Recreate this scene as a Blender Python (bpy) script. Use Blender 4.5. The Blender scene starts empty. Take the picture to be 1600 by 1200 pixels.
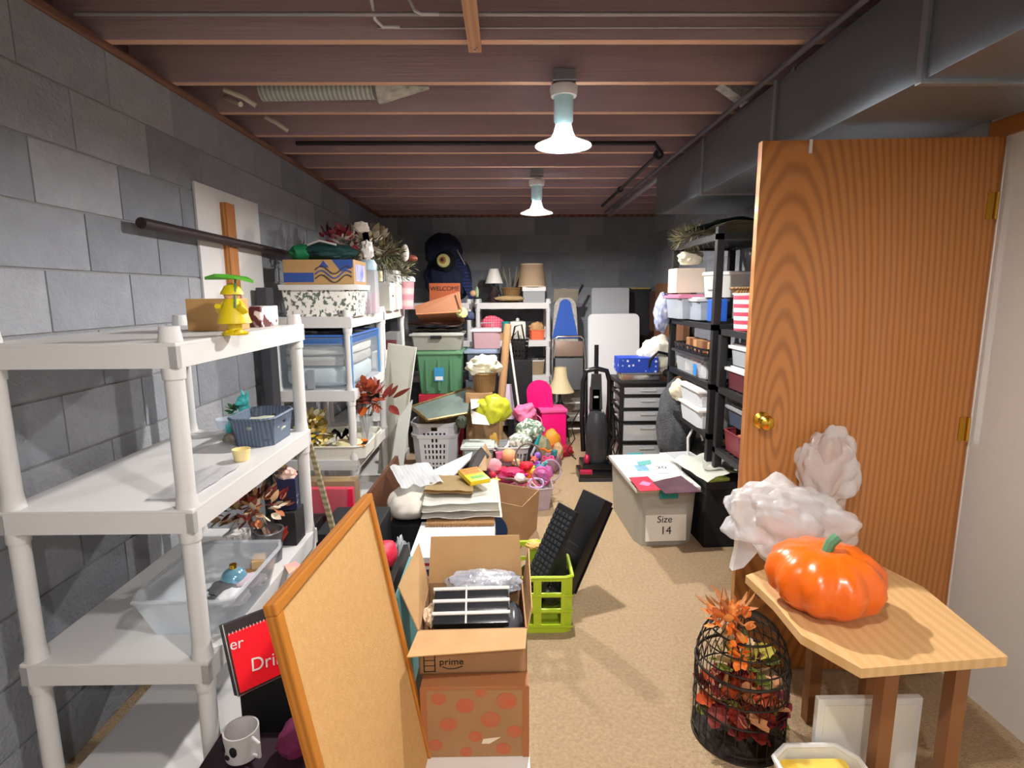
import bpy, bmesh, math, random
from mathutils import Vector, Matrix, Euler, noise
rnd = random.Random(7)
PI = math.pi
scn = bpy.context.scene
COL = scn.collection

# ------------------------------------------------------------------ camera, world, lights, exposure
F, PITCH, YAW, ROLL, CZ = 870.0, math.atan(140/870.0), math.radians(-0.65), math.radians(-0.3), 1.515
cam_d = bpy.data.cameras.new('camera'); cam = bpy.data.objects.new('camera', cam_d); COL.objects.link(cam)
cam_d.sensor_width = 36; cam_d.lens = F/1600*36; cam_d.clip_start = 0.02
cam.matrix_world = (Matrix.Translation((0, 0, CZ)) @ Matrix.Rotation(YAW, 4, 'Z') @
                    Matrix.Rotation(PI/2-PITCH, 4, 'X') @ Matrix.Rotation(ROLL, 4, 'Z'))
scn.camera = cam
w = bpy.data.worlds.new('world'); scn.world = w; w.use_nodes = True
w.node_tree.nodes['Background'].inputs[0].default_value = (0.9, 0.93, 1, 1)
w.node_tree.nodes['Background'].inputs[1].default_value = 0.6
scn.view_settings.view_transform = 'Standard'; scn.view_settings.look = 'None'
scn.view_settings.gamma = 1; scn.view_settings.use_curve_mapping = False
scn.view_settings.exposure = 1.42
LAMPS = [(0.26, 2.58, 2.16, 1350), (0.25, 4.48, 2.14, 1450), (0.28, 0.55, 2.16, 640), (0.28, -0.75, 2.16, 700)]   # x, y, z, bulb emission; last lamp is unseen, added for fill light

def ray(px, py):
    x = (px-800)/F; y = (600-py)/F
    x, y = x*math.cos(ROLL)-y*math.sin(ROLL), x*math.sin(ROLL)+y*math.cos(ROLL)
    Y = math.cos(PITCH)+y*math.sin(PITCH); Z = -math.sin(PITCH)+y*math.cos(PITCH)
    return (x*math.cos(YAW)-Y*math.sin(YAW), x*math.sin(YAW)+Y*math.cos(YAW), Z)
def aY(px, py, d): r = ray(px, py); s = d/r[1]; return Vector((r[0]*s, d, CZ+r[2]*s))
def aZ(px, py, z): r = ray(px, py); s = (z-CZ)/r[2]; return Vector((r[0]*s, r[1]*s, z))
def aX(px, py, X): r = ray(px, py); s = X/r[0]; return Vector((X, r[1]*s, CZ+r[2]*s))
def rect(px0, py0, px1, py1, Y):
    a = aY(px0, py1, Y); b = aY(px1, py0, Y); return (a.x+b.x)/2, a.z, b.x-a.x, b.z-a.z   # centre x, base z, width, height

# ------------------------------------------------------------------ materials
def lin(h):
    if isinstance(h, tuple): return h+(1,) if len(h) == 3 else h
    v = [int(h[i:i+2], 16)/255 for i in (0, 2, 4)]
    return tuple((c/12.92 if c <= .04045 else ((c+.055)/1.055)**2.4) for c in v)+(1,)
MC = {}
def mat(col, rough=.5, metal=0, alpha=1, kind=None, col2=None, sc=10, bump=0, emit=0, bsc=None, aniso=(1, 1, 1), fac=.5, dist=4, off=(0, 0, 0), coat=0, sheen=0, sharp=None):
    key = (col, rough, metal, alpha, kind, col2, sc, bump, emit, bsc, aniso, fac, dist, off, coat, sheen, sharp)
    if key in MC: return MC[key]
    m = bpy.data.materials.new('mat_%d' % len(MC)); MC[key] = m; m.use_nodes = True
    nt = m.node_tree; N = nt.nodes; L = nt.links; b = N['Principled BSDF']
    b.inputs['Base Color'].default_value = lin(col); b.inputs['Roughness'].default_value = rough
    b.inputs['Metallic'].default_value = metal; b.inputs['Alpha'].default_value = alpha
    b.inputs['Coat Weight'].default_value = coat; b.inputs['Sheen Weight'].default_value = sheen
    if emit:
        b.inputs['Emission Color'].default_value = lin(col); b.inputs['Emission Strength'].default_value = emit
    if kind or bump:
        tc = N.new('ShaderNodeTexCoord'); mp = N.new('ShaderNodeMapping'); L.new(tc.outputs['Object'], mp.inputs[0])
        mp.inputs['Scale'].default_value = aniso; mp.inputs['Location'].default_value = off
        V = mp.outputs[0]
    if kind:
        if kind in ('noise', 'blotch'):
            t = N.new('ShaderNodeTexNoise'); t.inputs['Scale'].default_value = sc; t.inputs['Detail'].default_value = 4 if kind == 'noise' else 1; f = t.outputs['Fac']
        elif kind in ('wave', 'rings'):
            t = N.new('ShaderNodeTexWave'); t.inputs['Scale'].default_value = sc; t.inputs['Distortion'].default_value = dist
            t.inputs['Detail'].default_value = 2; t.inputs['Detail Scale'].default_value = 1.2
            if kind == 'rings': t.wave_type = 'RINGS'; t.rings_direction = 'SPHERICAL'
            f = t.outputs['Fac']
        elif kind in ('bandx', 'bandz', 'bandy'):
            t = N.new('ShaderNodeTexWave'); t.inputs['Scale'].default_value = sc; t.bands_direction = kind[-1].upper(); t.inputs['Distortion'].default_value = 0; f = t.outputs['Fac']
        elif kind == 'dots':
            t = N.new('ShaderNodeTexVoronoi'); t.inputs['Scale'].default_value = sc; t.inputs['Randomness'].default_value = .35; f = t.outputs['Distance']
        elif kind == 'check':
            t = N.new('ShaderNodeTexChecker'); t.inputs['Scale'].default_value = sc; f = t.outputs['Fac']
        elif kind == 'gingham':
            outs = []
            for ax in 'XZ':
                t = N.new('ShaderNodeTexWave'); t.inputs['Scale'].default_value = sc; t.bands_direction = ax
                r0 = N.new('ShaderNodeMath'); r0.operation = 'GREATER_THAN'; r0.inputs[1].default_value = .5
                L.new(V, t.inputs[0]); L.new(t.outputs['Fac'], r0.inputs[0]); outs.append(r0.outputs[0])
            a = N.new('ShaderNodeMath'); a.operation = 'ADD'; L.new(outs[0], a.inputs[0]); L.new(outs[1], a.inputs[1])
            a2 = N.new('ShaderNodeMath'); a2.operation = 'MULTIPLY'; a2.inputs[1].default_value = .5; L.new(a.outputs[0], a2.inputs[0]); f = a2.outputs[0]; t = None
        if t is not None: L.new(V, t.inputs['Vector'])
        rp = N.new('ShaderNodeValToRGB'); L.new(f, rp.inputs[0])
        sh = .28 if sharp is None else sharp
        rp.color_ramp.elements[0].position = max(0, fac-sh); rp.color_ramp.elements[1].position = min(1, fac+sh)
        rp.color_ramp.elements[0].color = lin(col); rp.color_ramp.elements[1].color = lin(col2)
        L.new(rp.outputs[0], b.inputs['Base Color'])
    if bump:
        bt = N.new('ShaderNodeTexNoise'); bt.inputs['Scale'].default_value = bsc or sc; bt.inputs['Detail'].default_value = 3; L.new(V, bt.inputs['Vector'])
        bn = N.new('ShaderNodeBump'); bn.inputs['Strength'].default_value = bump; bn.inputs['Distance'].default_value = .01
        L.new(bt.outputs['Fac'], bn.inputs['Height']); L.new(bn.outputs[0], b.inputs['Normal'])
    return m
WHITE = mat('dad9d7', .45); RESIN = mat('d0cfcf', .5, bump=.05, bsc=60)
CREAM = mat('e8e0c8', .7); BLACK = mat('0c0c0e', .4); BLACKM = mat('121214', .7); DGREY = mat('2b2d33', .6)
GREY = mat('8a8c90', .5); LGREY = mat('c3c5c8', .5); CARD = mat('b48a5c', .8, kind='noise', col2='c09868', sc=12, fac=.5)
CARDD = mat('a67c4e', .8); CARDL = mat('cdaa78', .85)
CLEAR = mat('dfe4e8', .15, alpha=.32); CLEARB = mat('c4cedb', .2, alpha=.45); CLEARG = mat('a8adb0', .25, alpha=.6)
CHROME = mat('d8d8d8', .2, 1); STEEL = mat('9a9da1', .4, .8); GALV = mat('7d848c', .38, .7, bump=.05, bsc=20)
GOLD = mat('c79a3a', .22, 1); RED = mat('c4102c', .5); PINK = mat('f0589a', .5); HOTPINK = mat('f2127c', .35)
MAGENTA = mat('c22a74', .5); TEAL = mat('1a9aa0', .4); AQUA = mat('39b9c4', .35); LIME = mat('b8d234', .4)
ORANGE = mat('f07a1a', .5); YELLOW = mat('f2c81e', .5); LYEL = mat('ead987', .7); NAVY = mat('16204a', .7); BLUE = mat('1c50b0', .6)
PAPER = mat('efeee9', .8); BROWN = mat('4a2a1c', .6); GREENT = mat('4f7f5c', .5, bump=.04, bsc=80)
WICKER = mat('9a7648', .7, kind='wave', col2='5d4123', sc=30, dist=2, bump=.5, bsc=90)
BAGW = mat('f4f5f8', .2, alpha=.42, bump=1, bsc=14); PEACH = mat('f2a070', .7)

def translucent(m, f):
    nt = m.node_tree; b = nt.nodes['Principled BSDF']; tr = nt.nodes.new('ShaderNodeBsdfTranslucent'); tr.inputs[0].default_value = b.inputs['Base Color'].default_value
    mx = nt.nodes.new('ShaderNodeMixShader'); mx.inputs[0].default_value = f; nt.links.new(b.outputs[0], mx.inputs[1]); nt.links.new(tr.outputs[0], mx.inputs[2])
    nt.links.new(mx.outputs[0], nt.nodes['Material Output'].inputs[0]); return m
SHADE = translucent(mat('f4f8fa', .36), .36)

# ------------------------------------------------------------------ mesh helpers
class B:
    def __init__(s): s.bm = bmesh.new(); s.mi = 0
    def _f(s, vs):
        try: f = s.bm.faces.new(vs)
        except ValueError: return None
        f.material_index = s.mi; return f
    def m(s, i): s.mi = i; return s
    def box(s, x0, y0, z0, x1, y1, z1, bev=0):
        v = [s.bm.verts.new(p) for p in ((x0,y0,z0),(x1,y0,z0),(x1,y1,z0),(x0,y1,z0),(x0,y0,z1),(x1,y0,z1),(x1,y1,z1),(x0,y1,z1))]
        fs = [s._f([v[i] for i in q]) for q in ((0,3,2,1),(4,5,6,7),(0,1,5,4),(1,2,6,5),(2,3,7,6),(3,0,4,7))]
        if bev:
            es = list({e for f in fs for e in f.edges})
            r = bmesh.ops.bevel(s.bm, geom=es, offset=bev, segments=2, affect='EDGES', profile=.7)
            for f in r['faces']: f.material_index = s.mi
        return s
    def hexa(s, lo, hi):
        v = [s.bm.verts.new(p) for p in list(lo)+list(hi)]; n = len(lo)
        s._f(v[:n][::-1]); s._f(v[n:])
        for i in range(n): j = (i+1) % n; s._f([v[i], v[j], v[n+j], v[n+i]])
        return s
    def prism(s, pts, d):            # polygon pts extruded by vector d
        d = Vector(d); return s.hexa([Vector(p) for p in pts], [Vector(p)+d for p in pts])
    def tube(s, pts, r, n=8, closed=False, r1=None):
        pts = [Vector(p) for p in pts]; rings = []; up = None; k = len(pts)
        for i, p in enumerate(pts):
            if closed: t = pts[(i+1) % k]-pts[i-1]
            else: t = pts[min(i+1, k-1)]-pts[max(i-1, 0)]
            t = t.normalized() if t.length > 1e-9 else Vector((0, 0, 1))
            if up is None: up = t.orthogonal().normalized()
            up = (up-t*up.dot(t)); up = up.normalized() if up.length > 1e-6 else t.orthogonal().normalized()
            b = t.cross(up); rr = r if r1 is None else r+(r1-r)*i/max(1, k-1)
            rings.append([s.bm.verts.new(p+(up*math.cos(a)+b*math.sin(a))*rr) for a in [2*PI*j/n for j in range(n)]])
        for i in range(k if closed else k-1):
            a, c = rings[i], rings[(i+1) % k]
            for j in range(n): s._f([a[j], a[(j+1) % n], c[(j+1) % n], c[j]])
        if not closed: s._f(rings[0][::-1]); s._f(rings[-1])
        return s
    def lathe(s, prof, n=24, c=(0, 0, 0), sq=1):
        rings = []
        for r, z in prof:
            rings.append([s.bm.verts.new((c[0]+r*math.cos(2*PI*j/n), c[1]+r*sq*math.sin(2*PI*j/n), c[2]+z)) for j in range(n)])
        for a, b in zip(rings, rings[1:]):
            for j in range(n): s._f([a[j], a[(j+1) % n], b[(j+1) % n], b[j]])
        s._f(rings[0][::-1]); s._f(rings[-1]); return s
    def shell(s, w, d, h, top=1.08, rc=.03, th=.004, N=48, M=6, hole=None, bottom=True, z0=0, round_=False, rim=0):
        def loop(t):
            k = (1+(top-1)*t); hw, hd = w/2*k, d/2*k; out = []
            for i in range(N):
                u = i/N
                if round_: a = 2*PI*u; out.append((hw*math.cos(a), hd*math.sin(a)))
                else:
                    per = 4*u; side = int(per); f = per-side; rr = min(rc, hw, hd)
                    sx = [(-hw+rr+(2*hw-2*rr)*f, -hd), (hw, -hd+rr+(2*hd-2*rr)*f), (hw-rr-(2*hw-2*rr)*f, hd), (-hw, hd-rr-(2*hd-2*rr)*f)][side]
                    out.append(sx)
            return out
        vs = [[s.bm.verts.new((x, y, z0+h*j/M)) for x, y in loop(j/M)] for j in range(M+1)]
        fs = []
        for j in range(M):
            for i in range(N):
                if hole and hole(i, j): continue
                f = s._f([vs[j][i], vs[j][(i+1) % N], vs[j+1][(i+1) % N], vs[j+1][i]])
                if f: fs.append(f)
        if bottom:
            f = s._f(vs[0][::-1]); fs.append(f)
        bmesh.ops.recalc_face_normals(s.bm, faces=fs)
        r = bmesh.ops.solidify(s.bm, geom=fs, thickness=th)
        for g in r['geom']:
            if isinstance(g, bmesh.types.BMFace): g.material_index = s.mi
        if rim:
            lp = [Vector((x, y, z0+h)) for x, y in loop(1)]; s.tube(lp, rim, 6, True)
        return s
    def blob(s, c, r, amp=.15, fr=3, seed=0, sub=3, flat=None, ridge=0, pw=1):
        bm2 = bmesh.new(); bmesh.ops.create_icosphere(bm2, subdivisions=sub, radius=1)
        off = Vector((seed*3.1, seed*1.7, seed*.9)); mp = {}
        for v in bm2.verts:
            p = v.co.copy(); n = noise.noise(p*fr+off)*amp
            if ridge: n += (abs(noise.noise(p*fr*1.1+off*2))-.25)*ridge*.8+(abs(noise.noise(p*fr*2.7+off))-.25)*ridge*.22
            q = p*(1+n)
            if pw != 1: q = Vector([math.copysign(abs(a)**pw, a) for a in q])
            q = Vector((q.x*r[0], q.y*r[1], q.z*r[2]))
            if flat is not None: q.z = max(q.z, flat*r[2])
            mp[v] = s.bm.verts.new(q+Vector(c))
        for f in bm2.faces: s._f([mp[v] for v in f.verts])
        bm2.free(); return s
    def sheet(s, P, nx=14, ny=10, th=.006, amp=.01, fr=6, seed=0):   # P(u,v)->point
        g = [[s.bm.verts.new(Vector(P(i/nx, j/ny))+Vector((0, 0, amp*noise.noise(Vector((i/nx*fr, j/ny*fr, seed)))))) for i in range(nx+1)] for j in range(ny+1)]
        fs = [s._f([g[j][i], g[j][i+1], g[j+1][i+1], g[j+1][i]]) for j in range(ny) for i in range(nx)]
        r = bmesh.ops.solidify(s.bm, geom=fs, thickness=th)
        for q in r['geom']:
            if isinstance(q, bmesh.types.BMFace): q.material_index = s.mi
        return s
    def xf(s, M):
        bmesh.ops.transform(s.bm, matrix=M, verts=s.bm.verts); return s
    def done(s, name, mats, parent=None, loc=(0, 0, 0), rot=(0, 0, 0), smooth=False, keep=False):
        me = bpy.data.meshes.new(name)
        if not keep: bmesh.ops.recalc_face_normals(s.bm, faces=s.bm.faces)
        s.bm.to_mesh(me); s.bm.free()
        for q in (mats if isinstance(mats, (list, tuple)) else [mats]): me.materials.append(q)
        if smooth:
            for p in me.polygons: p.use_smooth = True
            try: me.set_sharp_from_angle(angle=math.radians(40))
            except Exception: pass
        o = bpy.data.objects.new(name, me); COL.objects.link(o); o.location = loc; o.rotation_euler = rot
        if parent: o.parent = parent
        return o
def tag(o, label, cat, group=None):
    o['label'] = label; o['category'] = cat
    if group: o['group'] = group
    return o
def thing(name, label, cat, loc=(0, 0, 0), rz=0, group=None, rot=None):
    o = bpy.data.objects.new(name, None); COL.objects.link(o); o.empty_display_size = .05
    o.location = loc; o.rotation_euler = rot or (0, 0, rz); return tag(o, label, cat, group)
def struct(o, parent=None):
    o['kind'] = 'structure'; return o
def inst(src, name, parent, loc=(0, 0, 0), rot=(0, 0, 0), scale=(1, 1, 1), m=None):
    o = bpy.data.objects.new(name, src.data if hasattr(src, 'data') else src); COL.objects.link(o)
    o.parent = parent; o.location = loc; o.rotation_euler = rot; o.scale = scale; return o
def text(s, size, parent, loc, rot, m, name='lettering', ext=.0006, align='CENTER', shear=0, sx=1):
    c = bpy.data.curves.new(name, 'FONT'); c.body = s; c.size = size; c.align_x = align; c.align_y = 'CENTER'; c.extrude = ext; c.shear = shear
    t = bpy.data.objects.new(name, c); COL.objects.link(t)
    me = bpy.data.meshes.new_from_object(t.evaluated_get(bpy.context.evaluated_depsgraph_get())); bpy.data.objects.remove(t)
    me.materials.clear(); me.materials.append(m)
    o = bpy.data.objects.new(name, me); COL.objects.link(o); o.parent = parent; o.location = loc; o.rotation_euler = rot; o.scale = (sx, 1, 1); return o
FR = (PI/2, 0, 0)   # text facing the camera (-Y)

# ------------------------------------------------------------------ the room
XL, XR, YB, YN, ZJ = -1.45, 1.75, 6.7, -1.6, 2.43
ZT = ZJ+.235
carpet = mat('c8ae8b', .95, kind='noise', col2='aa9070', sc=70, bump=1, bsc=160, fac=.5)
struct(B().box(XL-.1, YN, -.1, XR+.1, YB+.1, 0).done('floor', carpet))
block_m = [mat(c, .9, kind='noise', col2=c2, sc=9, bump=.6, bsc=70) for c, c2 in (('868a92', '989ca4'), ('7b7f88', '8c9098'), ('92959c', 'a2a5ac'))]
mortar = mat('8d8c8c', .95, bump=.4, bsc=60)
def blockwall(name, o0, axis, sgn, length, zmax, wallbox):
    wl = B().box(*wallbox).done(name, mortar); struct(wl)
    meshes = []
    for k in range(3):
        b = B().box(-.197, -.006, -.0965, .197, .006, .0965, bev=.003)
        ob = b.done('block', block_m[k]); meshes.append(ob.data); bpy.data.objects.remove(ob)
    row = 0; z = .1
    while z < zmax-.05:
        u = .2 if row % 2 == 0 else 0.0
        while u < length+.1:
            if u < .19: hw = None
            c = min(max(u, .1), length-.1); half = abs(c-u) > .01
            p = Vector(o0); 
            if axis == 'y': p.y += c; rz = PI/2
            else: p.x += c; rz = 0
            p.z = z
            inst(meshes[rnd.choice((0, 0, 1, 2))], 'block', wl, p, (0, 0, rz), (.5 if half else 1, 1, 1))
            u += .4
        z += .2; row += 1
    return wl
blockwall('wall_left', (XL, YN, 0), 'y', 1, YB-YN, ZJ-.03, (XL-.2, YN, 0, XL, YB, ZJ-.03))
blockwall('wall_back', (XL, YB, 0), 'x', 1, XR-XL, ZJ-.03, (XL-.2, YB, 0, XR+.2, YB+.2, ZJ-.03))
blockwall('wall_right', (XR, 2.1, 0), 'y', 1, YB-2.1, ZJ-.03, (XR, 2.1, 0, XR+.2, YB, ZJ-.03))
plaster = mat('dcdad4', .8, bump=.1, bsc=40)
struct(B().box(XR, YN, 0, XR+.12, 2.1, ZJ).done('wall_near_right', plaster))
struct(B().box(XL-.2, YN-.1, 0, XR+.1, YN, ZJ).done('wall_front', plaster))
trimw = mat('a5652c', .4)
struct(B().box(XR-.015, 1.09, 0, XR, 1.15, 2.1).box(XR-.015, 1.09, 2.05, XR, 2.09, 2.11).box(XR-.015, 2.03, 0, XR, 2.09, 2.05).done('trim_1', trimw))
# sill plate on the left wall, subfloor and joists
sill = mat('6d4a3c', .8, kind='wave', col2='8a6350', sc=4, dist=6, aniso=(1, .2, 4))
struct(B().box(XL-.2, YN, ZJ-.03, XL+.01, YB, ZJ).box(XR-.01, YN, ZJ-.03, XR+.2, YB, ZJ).box(XL, YB-.01, ZJ-.03, XR, YB+.2, ZJ).done('trim_2', sill))
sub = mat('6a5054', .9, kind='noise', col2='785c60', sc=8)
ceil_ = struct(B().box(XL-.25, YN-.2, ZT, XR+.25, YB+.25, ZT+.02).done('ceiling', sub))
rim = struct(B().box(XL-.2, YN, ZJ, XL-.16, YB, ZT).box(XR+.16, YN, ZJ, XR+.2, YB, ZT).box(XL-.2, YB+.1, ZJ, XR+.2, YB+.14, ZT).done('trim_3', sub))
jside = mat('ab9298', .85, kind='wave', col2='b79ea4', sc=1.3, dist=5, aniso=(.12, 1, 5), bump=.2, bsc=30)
jedge = mat('e0b79c', .8, kind='noise', col2='cda48c', sc=4, aniso=(.3, 1, 1))  # fresh wood edge; part of the paleness is light painted into the colour
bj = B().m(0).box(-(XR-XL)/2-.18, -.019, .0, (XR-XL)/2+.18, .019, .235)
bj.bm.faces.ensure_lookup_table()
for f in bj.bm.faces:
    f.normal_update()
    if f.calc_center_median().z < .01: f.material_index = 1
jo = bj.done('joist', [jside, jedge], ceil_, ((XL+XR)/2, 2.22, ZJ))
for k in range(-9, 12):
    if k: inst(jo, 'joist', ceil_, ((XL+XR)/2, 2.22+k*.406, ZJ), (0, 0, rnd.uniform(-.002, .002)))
# subfloor boards visible between joists
for k in range(0, 22): pass

# ------------------------------------------------------------------ ceiling services
o = thing('wood_strip', 'pale wooden strip nailed under the joists above the aisle', 'board', (aZ(738, 40, ZJ-.01).x, 2.26, ZJ-.02))
B().box(-.024, -1.3, 0, .024, 0, .02, bev=.002).done('board', mat('c79a78', .7, kind='wave', col2='b98a68', sc=3, dist=5, aniso=(4, .3, 1)), o)
B().lathe([(.004, -.003), (.004, 0)], 8, (0, -.03, 0)).lathe([(.004, -.003), (.004, 0)], 8, (.008, -.045, 0)).done('nail', STEEL, o)
def pipe(label, pts, r, m, name='pipe', straps=(), cat='pipe'):
    t = thing(name, label, cat, pts[0]); p0 = Vector(pts[0])
    B().tube([Vector(p)-p0 for p in pts], r, 10).done('run', m, t, smooth=True)
    for (q, rr) in straps: B().tube([Vector(q)-p0-Vector((0, .015, 0)), Vector(q)-p0+Vector((0, .015, 0))], rr, 10).done('coupling', m, t, smooth=True)
    return t
pconduit = mat('a8a7ac', .45, .5)
ya = aZ(900, 22, 2.46).y; yb = aZ(900, 42, 2.46).y
pipe('thin grey conduit highest and nearest across the ceiling', [(XL, ya, 2.46), (XR, ya, 2.46)], .007, pconduit, 'conduit')
pipe('thin grey conduit just behind the nearest one, starting at a bent wire hook', [aZ(590, 44, 2.46), (XR, yb, 2.46)], .004, pconduit, 'conduit')
for k, (px, py) in enumerate(((580, 0), (640, 0))):
    a = aZ(px, py, 2.5); b = aZ(px+6+k*2, py+(30 if k == 0 else 16), 2.46); c = aZ(px+18, py+(42 if k == 0 else 22), 2.45)
    pipe(['bent white cable drop left of its twin near the top', 'white cable drop right of its twin near the top, beside the wood strip'][k], [a+Vector((0, 0, .12)), a, b, c, c+Vector((.06, 0, .0))], .006, mat('cfcfcf', .5), 'cable', cat='cable')
ydk = aZ(700, 222, 2.46).y
pipe('black iron gas pipe across the ceiling behind the lamp shade', [(-1.3, ydk, 2.455), (.95, ydk, 2.45), (1.0, ydk+.04, 2.405), (1.0, 5.9, 2.405)], .014, mat('26262e', .6), 'gas_pipe', [((1.0, ydk+.1, 2.405), .032), ((1.0, 5.0, 2.405), .026)])
t = pipe('long grey pipe running down the right of the ceiling', [(1.19, -.5, 2.395), (1.19, 6.5, 2.395)], .022, mat('8f8b92', .5), 'water_pipe', [((1.19, y, 2.395), .029) for y in (2.4, 3.1, 4.0, 5.2)])
pipe('thinner dark pipe beside the duct edge on the right', [(1.10, 1.0, 2.395), (1.10, 6.3, 2.395)], .012, mat('55525c', .6), 'water_pipe')
# ducts
t = thing('sheet_metal_duct', 'long galvanised sheet metal duct along the top right wall', 'duct', (1.13, 0, 2.08))
yy = [-.4, .7, 1.6, 2.45, 3.3, 4.15]
for i in range(5):
    b = B().box(0, yy[i], 0, .5, yy[i+1], .29, bev=.004); b.done('duct_section', GALV, t, smooth=True)
for y in yy[1:-1]: B().box(-.012, y-.012, -.012, .512, y+.012, .3, bev=.003).done('seam', mat('99a0a8', .35, .7), t)
B().box(.0, 4.15, .02, .5, 4.3, .29).done('end_collar', GALV, t)
foil = mat('c9ccc6', .35, .6, kind='noise', col2='8d9088', sc=25, bump=.8, bsc=50)
t = thing('flexible_duct', 'crinkled silver flexible duct lying in the left joist bay', 'duct', aZ(410, 146, 2.47))
L_ = (aZ(585, 143, 2.47)-aZ(410, 146, 2.47)); n = 40
B().tube([(L_.x*i/n, L_.y*i/n, .02) for i in range(n+1)], .055, 14).done('hose', mat('c9cec4', .5, .3, kind='bandx', col2='9ba098', sc=14), t, smooth=True)
B().lathe([(.055, 0), (.075, .02), (.07, .05), (.01, .26)], 14).xf(Matrix.Rotation(PI/2, 4, 'Y')).done('foil_end', foil, t, (L_.x, L_.y, .02))
pp = aZ(1160, 140, 2.46)
tag(B().prism([(-.1, 0, .03), (.07, 0, .03), (.06, .0, -.03), (.03, 0, -.055)], (0, .08, 0)).done('foil_scrap', foil, None, pp), 'crumpled foil duct wrap tucked between joists at right', 'foil')
for k, (a, b, c, lab) in enumerate((((350, 140), (380, 152), (400, 165), 'pale cable curling out of the far left joist bay'), ((352, 152), (362, 157), (376, 163), 'short pale cable below the curled one at left'), ((415, 183), (432, 192), (450, 204), 'pale cable end hanging behind the left joist'))):
    pipe(lab, [aZ(a[0], a[1], 2.48), aZ(b[0], b[1], 2.45), aZ(c[0], c[1], 2.42)], .012, mat('d8cfbe', .6), 'cable', cat='cable')
# shop lamps
glass = mat('eaf6ff', .2, 0, .6)
for i, (x, y, z, e) in enumerate(LAMPS):
    lab = ['ceiling lamp with white disc shade, nearer of the two lit lamps', 'ceiling lamp with white disc shade, farther of the two lit lamps',
           'bulb lamp with white disc shade just above the viewer', 'added fill lamp with white disc shade, unseen behind the viewer'][i]
    t = thing('ceiling_lamp', lab, 'lamp', (x, y, z), group='disc shade ceiling lamps')
    B().box(-.05, -.05, ZJ-z-.02, .05, .05, ZJ-z+.03, bev=.004).done('junction_box', STEEL, t)
    B().lathe([(.055, .2), (.06, .22), (.06, .24), (.045, .25)], 20).done('holder', WHITE, t, smooth=True)
    B().lathe([(.03, .08), (.042, .1), (.042, .2), (.03, .2)], 20).done('socket', mat('bfe3ea', .3), t, smooth=True)
    B().tube([(0, 0, .22), (0, 0, ZJ-z)], .012, 8).done('stem', WHITE, t)
    s = B(); n = 32
    prof = [(.124, -.004), (.122, .001), (.09, .014), (.055, .03), (.042, .055), (.034, .085), (.03, .085), (.038, .053), (.052, .026), (.088, .010), (.12, -.003)]
    s.lathe(prof, n); s.bm.faces.ensure_lookup_table()
    for f in [f for f in s.bm.faces if len(f.verts) > 6]: s.bm.faces.remove(f)
    s.done('shade', SHADE, t, smooth=True)
    B().lathe([(.012, .075), (.026, .055), (.034, .03), (.027, .008), (.0, -.002)], 20).done('bulb', mat((1, .96, .91), .3, emit=e), t, smooth=True)

# ------------------------------------------------------------------ reusable things
def shelf_unit(name, label, x0, x1, y0, y1, tops, m, th=.065, pr=.024, group=None, slats=True):
    t = thing(name, label, 'shelf', ((x0+x1)/2, (y0+y1)/2, 0), group=group); w, d = (x1-x0)/2, (y1-y0)/2
    me = None
    for z in tops:
        if me is None:
            b = B().box(-w, -d, -.012, w, d, 0, bev=.004)
            b.box(-w, -d, -th, -w+.02, d, -.01).box(w-.02, -d, -th, w, d, -.01).box(-w, -d, -th, w, -d+.02, -.01).box(-w, d-.02, -th, w, d, -.01)
            for k in range(1, 8): b.box(-w+.02, -d+k*d/4-.008, -th*.6, w-.02, -d+k*d/4+.008, -.01)
            o = b.done('shelf', m, t, (0, 0, z)); me = o.data
        else: inst(me, 'shelf', t, (0, 0, z))
    pm = None; top = max(tops)
    for sx in (-1, 1):
        for sy in (-1, 1):
            loc = (sx*(w-pr-.004), sy*(d-pr-.004), 0)
            if pm is None:
                b = B().lathe([(pr*1.15, 0), (pr, .03), (pr, top-.03-.04)], 14)
                for z in tops: b.lathe([(pr*1.15, z-th-.03), (pr*1.2, z-th)], 14) if z > .2 else None
                for z in tops[:-1]:
                    b.lathe([(pr*1.2, z), (pr, z+.04)], 14)
                o = b.done('post', m, t, loc, smooth=True); pm = o.data
            else: inst(pm, 'post', t, loc)
    return t
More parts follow.
